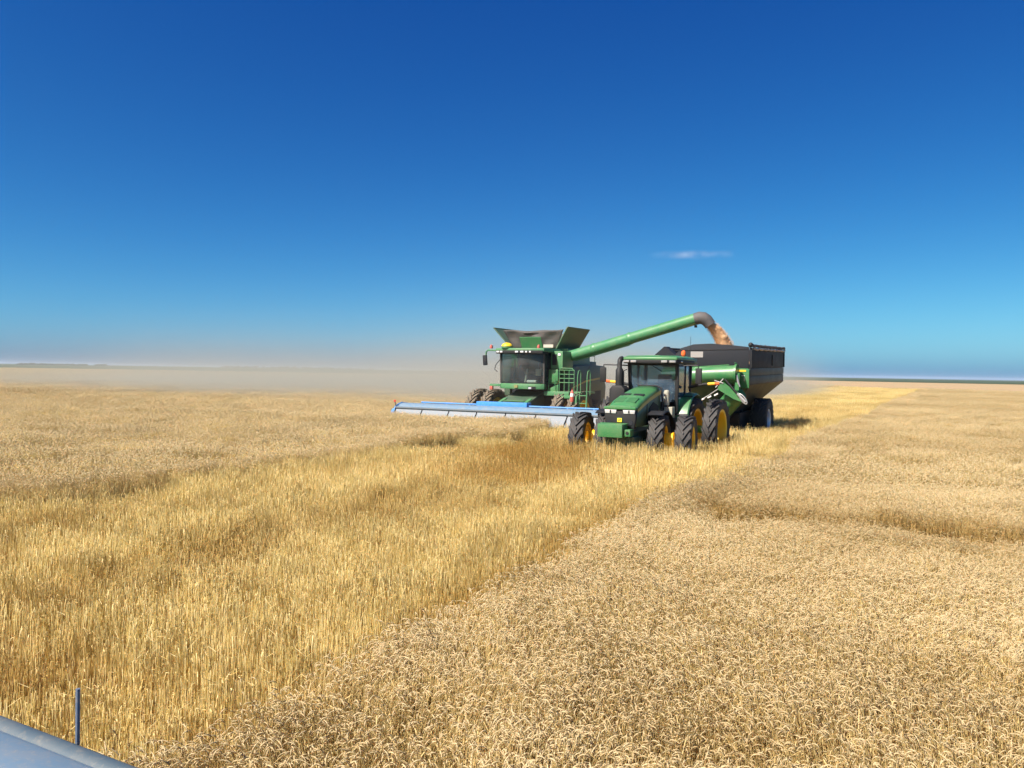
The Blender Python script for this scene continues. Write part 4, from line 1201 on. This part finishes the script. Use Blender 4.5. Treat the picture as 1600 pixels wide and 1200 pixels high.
    MB().tube([B - Vector((.05, 0, 0)), B + Vector((.03, 0, 0))], .385, 24).build('auger_flange', g, au)
    MB().beam(A + Vector((.4, 0, .33)), B + Vector((-.3, 0, .345)), .06, .04).build('auger_rail', g, au)
    MB().tube([B + Vector((-.0, 0, .40)), B + Vector((-.05, -.1, .43))], .02, 6).build('flange_lug', g, au)
    # lower auger from the sump up to the hinge
    lo = MB().tube([(.35, yf + .45, 1.25), (.9, yf - .1, 1.72), (1.40, ya + .1, 2.22)], .37, 22).build('lower_auger', g, root)
    MB().box(.55, .68, yf - .62, yf - .58, 1.46, 1.56).build('decal', M['orange'], lo)
    # hinge: plates, links, hydraulic cylinder
    hp = MB().plate([(.72, ya - .36, 2.60), (.95, ya - .36, 2.66), (1.85, ya - .36, 2.02), (1.78, ya - .36, 1.88), (1.35, ya - .36, 2.02), (.74, ya - .36, 2.38)], .05).build('hinge_plate', g, root)
    MB().plate([(1.38, ya - .2, 3.02), (1.52, ya - .2, 3.02), (1.5, ya - .2, 2.35), (1.34, ya - .2, 2.35)], .04).build('hinge_plate', g, root)
    cy = MB().tube([(1.02, ya - .45, 2.78), (1.55, ya - .45, 2.18)], .035, 8).build('hydraulic_cylinder', M['black'], root)
    MB().tube([(1.5, ya - .45, 2.24), (1.82, ya - .45, 1.92)], .05, 10).build('cylinder_rod', M['steel'], cy)
    ring = MB().tube([Vector((1.72, ya - .46, 2.02)) + Vector((.10 * math.cos(a) + .12 * math.sin(a), 0, .16 * math.sin(a) * -1.2 + .02)) for a in [2 * math.pi * i / 16 for i in range(17)]], .02, 6, caps=False).build('link_ring', M['steel'], root)
    lk = MB()
    for a, b, r_ in (((.6, ya - .4, 2.72), (.95, ya - .4, 2.62), .022), ((.65, ya - .4, 2.45), (.95, ya - .4, 2.8), .022), ((.2, ya - .3, 2.02), (.75, ya - .36, 2.4), .018), ((.0, ya - .3, 1.9), (.3, ya - .3, 2.1), .02), ((1.42, ya - .25, 2.95), (1.5, ya - .25, 2.6), .04), ((1.46, ya - .3, 2.75), (1.56, ya - .3, 2.5), .03)):
        lk.tube([a, b], r_, 6)
    lk.build('hydraulic_hoses', M['steel'], root)
    for x, z in ((.15, 1.98), (.42, 2.08), (.68, 2.18)):
        MB().obox((x, ya - .42, z), (.16, .04, .05), (0, -.5, 0)).build('hose_clamp', M['white'], root)
    # frame, tongue and axle, and a black box for the shade beneath
    fr = MB()
    for s in (-1, 1):
        fr.beam((s * .62, -2.6, 1.0), (s * .8, 3.6, 2.0), .14, .2)
        fr.beam((s * .62, -2.6, 1.0), (s * .08, -6.4, .62), .14, .2)
        fr.beam((s * .95, 0, .9), (s * 1.0, 1.0, 2.2), .16, .16)
        fr.beam((s * .95, .0, .9), (s * .9, -1.3, 1.4), .16, .16)
    fr.box(-1.2, 1.2, -.18, .18, .82, 1.14)
    fr.box(-1.1, 1.1, -2.2, 1.6, .38, 1.35)  # black box added where only the hopper's shade lies
    fr.build('undercarriage_and_shade', M['black'], root)
    MB().box(-.12, .12, -6.7, -6.3, .5, .68).build('hitch_ring', M['black'], root, bevel=.03)
    for s in (-1, 1):
        MB().box(s * 1.3 - .12, s * 1.3 + .12, yr - .02, yr + .3, 2.28, 2.42).build('tail_lamp', M['black'], root, bevel=.03)
        MB().beam((s * 1.2, 2.6, 2.1), (s * 1.3, yr + .1, 2.34), .06, .06).build('lamp_bracket', M['black'], root)
    # big flotation wheels
    tm = tyre_mesh('cart_tyre', .95, .64, .44, 24, .04, M['rubber'], sweep=2.0, lugw=.038)
    rm = rim_mesh('cart_rim', .44, .64, -.05, M['silver'], .16)
    for x, fl in ((-1.58, True), (1.58, False)):
        add_wheel(root, rm, tm, (x, 0, .95), fl)
    return root
cart = make_cart((-8.47, 35.6, 0))

# ------------------------------------------------------------------ wheat pouring from the spout into the cart
def grain_stream():
    r = random.Random(5)
    c0 = Vector((-8.52, 32.80, 4.86)); c1 = Vector((-7.85, 33.45, 3.45))
    mb = MB(); N, K = 26, 20
    vs, fs = [], []
    for i in range(N + 1):
        t = i / N
        c = Vector((c0.x + (c1.x - c0.x) * (t * 1.25 - .25 * t * t), c0.y + (c1.y - c0.y) * (t * 1.25 - .25 * t * t), c0.z + .06 + (c1.z - c0.z) * (.55 * t + .45 * t * t)))
        w = .20 + .16 * t
        bulge = 1 + .16 * math.exp(-((t - .22) / .05) ** 2) + .2 * math.exp(-((t - .52) / .05) ** 2)
        for k in range(K):
            a = 2 * math.pi * k / K
            rr = w * (.9 + .05 * math.sin(3 * a + 9 * t) + .04 * math.sin(5 * a - 14 * t) + r.gauss(0, .02)) * (bulge if math.cos(a) > .2 else 1)
            vs.append((c.x + rr * math.cos(a) * .95, c.y + rr * math.sin(a), c.z + rr * math.cos(a) * .35))
    for i in range(N):
        for k in range(K):
            k2 = (k + 1) % K
            fs.append((i * K + k, i * K + k2, (i + 1) * K + k2, (i + 1) * K + k))
    fs.append(tuple(range(K))[::-1]); fs.append(tuple(range(N * K, (N + 1) * K)))
    mb.add(vs, fs)
    for i in range(9000):          # loose kernels round the stream
        t = r.random() ** .8
        c = Vector((c0.x + (c1.x - c0.x) * (t * 1.25 - .25 * t * t), c0.y + (c1.y - c0.y) * (t * 1.25 - .25 * t * t), c0.z + .06 + (c1.z - c0.z) * (.55 * t + .45 * t * t)))
        w = (.20 + .16 * t) * abs(r.gauss(.92, .13)); a = r.uniform(0, 6.28)
        p = c + Vector((w * math.cos(a) * .95, w * math.sin(a), w * math.cos(a) * .35 + r.gauss(0, .05)))
        s = r.uniform(.005, .010)
        mb.add([p + Vector((s, 0, -s)), p + Vector((-s, s, 0)), p + Vector((-s, -s, 0)), p + Vector((0, 0, s * 1.6))], [(0, 1, 2), (0, 3, 1), (1, 3, 2), (2, 3, 0)])
    o = mb.build('grain_stream', M['grain_pour'], smooth=50)
    return tag(o, 'tan stream of wheat grain falling from the auger spout into the cart', 'grain', kind='stuff')
M['grain_pour'] = paint('falling_wheat_grain', (0.60, 0.36, 0.18), 0.85, dust=0.3, scale=14, bump=0.8)
grain_stream()

# ================================================================== AIR
hz = MB().box(-15800, 15800, -15800, 15800, -1.0, 27.5).build('haze', None)
m, n, l = new_mat('thin_haze')
n.remove(n['Principled BSDF'])
pv = n.new('ShaderNodeVolumePrincipled')
pv.inputs['Color'].default_value = (0.62, 0.80, 1.0, 1); pv.inputs['Density'].default_value = 0.00008; pv.inputs['Anisotropy'].default_value = 0.0
l.new(pv.outputs[0], n['Material Output'].inputs['Volume'])
hz.data.materials.append(m)
tag(hz, 'thin pale haze lying over the whole field', 'haze', kind='stuff')

def dust_cloud(name, label, box, node_fn, color, aniso=0.3):
    x0, x1, y0, y1, z0, z1 = box
    o = MB().box(0, 1, 0, 1, 0, 1).build(name, None)
    o.location = (x0, y0, z0); o.scale = (x1 - x0, y1 - y0, z1 - z0)
    m, n, l = new_mat(name)
    n.remove(n['Principled BSDF'])
    pv = n.new('ShaderNodeVolumePrincipled'); pv.inputs['Color'].default_value = (*color, 1); pv.inputs['Anisotropy'].default_value = aniso
    l.new(pv.outputs[0], n['Material Output'].inputs['Volume'])
    tc = n.new('ShaderNodeTexCoord'); sp = n.new('ShaderNodeSeparateXYZ'); l.new(tc.outputs['Object'], sp.inputs[0])
    geo = n.new('ShaderNodeNewGeometry')
    def mth(op, a, b=None):
        q = n.new('ShaderNodeMath'); q.operation = op
        for i, v in enumerate((a, b)):
            if v is None: continue
            if isinstance(v, (int, float)): q.inputs[i].default_value = v
            else: l.new(v, q.inputs[i])
        return q.outputs[0]
    def ramp(v, a, b, c=0.0, d=1.0):
        q = n.new('ShaderNodeMapRange'); q.interpolation_type = 'SMOOTHSTEP'
        q.inputs['From Min'].default_value = a; q.inputs['From Max'].default_value = b
        q.inputs['To Min'].default_value = c; q.inputs['To Max'].default_value = d
        l.new(v, q.inputs['Value']); return q.outputs[0]
    def noise(scale, lo, hi):
        q = n.new('ShaderNodeTexNoise'); q.inputs['Scale'].default_value = scale; q.inputs['Detail'].default_value = 2
        l.new(geo.outputs['Position'], q.inputs['Vector'])
        return ramp(q.outputs['Fac'], lo, hi)
    dens = node_fn(sp.outputs[0], sp.outputs[1], sp.outputs[2], mth, ramp, noise)
    l.new(dens, pv.inputs['Density'])
    o.data.materials.append(m)
    return tag(o, label, 'dust', kind='stuff')

# long bank of dust drifting away to the left behind the combine
def bank(x, y, z, mth, ramp, noise):
    zz = mth('POWER', mth('SUBTRACT', 1.0, z), 12.0)
    zz = mth('ADD', zz, mth('MULTIPLY', mth('POWER', mth('SUBTRACT', 1.0, z), 2.0), 0.006))
    e = mth('MULTIPLY', ramp(y, 0.0, 0.2), ramp(y, 1.0, 0.55))
    e = mth('MULTIPLY', e, mth('MULTIPLY', ramp(x, 0.15, 0.98, 0.0, 1.0), ramp(x, 1.0, 0.93)))
    nn = mth('ADD', 0.45, noise(0.05, 0.3, 0.7))
    return mth('MULTIPLY', mth('MULTIPLY', mth('MULTIPLY', zz, e), nn), 0.165)
dust_cloud('dust_cloud', 'long pale bank of dust drifting left over the wheat behind the combine', (-150, -11.5, 29.5, 150, 0.05, 25), bank, (0.62, 0.63, 0.53), 0.0)

# thicker dust thrown up round the combine's rear
def rear(x, y, z, mth, ramp, noise):
    zz = mth('POWER', mth('SUBTRACT', 1.0, z), 2.2)
    e = mth('MULTIPLY', mth('MULTIPLY', ramp(y, 0.0, 0.25), ramp(y, 1.0, 0.6)), mth('MULTIPLY', ramp(x, 0.0, 0.25), ramp(x, 1.0, 0.72)))
    return mth('MULTIPLY', mth('MULTIPLY', mth('MULTIPLY', zz, e), mth('ADD', 0.14, mth('MULTIPLY', noise(0.55, 0.38, 0.62), ramp(y, 0.35, 0.6)))), 0.20)
dust_cloud('dust_cloud', 'brown dust kicked up behind the rear wheels of the combine', (-24.0, -10.5, 27.5, 46.0, 0.05, 5.0), rear, (0.80, 0.70, 0.55), 0.0)

# small wisp of cloud high over the field
def wisp(x, y, z, mth, ramp, noise):
    def hump(v): return mth('MULTIPLY', ramp(v, 0.0, 0.5), ramp(v, 1.0, 0.5))
    e = mth('MULTIPLY', mth('MULTIPLY', hump(x), hump(y)), hump(z))
    return mth('MULTIPLY', mth('MULTIPLY', e, noise(0.007, 0.34, 0.75)), 0.0028)
cpos = Vector((-2460.2, 8657.2, 1318.5))
cl = dust_cloud('cloud', 'small white wisp of cloud in the blue sky above the auger', (0, 1, 0, 1, 0, 1), wisp, (1, 1, 1), 0.0)
cl['category'] = 'cloud'
cl.scale = (1050, 300, 110)
cl.rotation_euler = (0, 0, 0.2738)
cl.location = cpos - Matrix.Rotation(cl.rotation_euler.z, 3, 'Z') @ Vector((525, 150, 55))
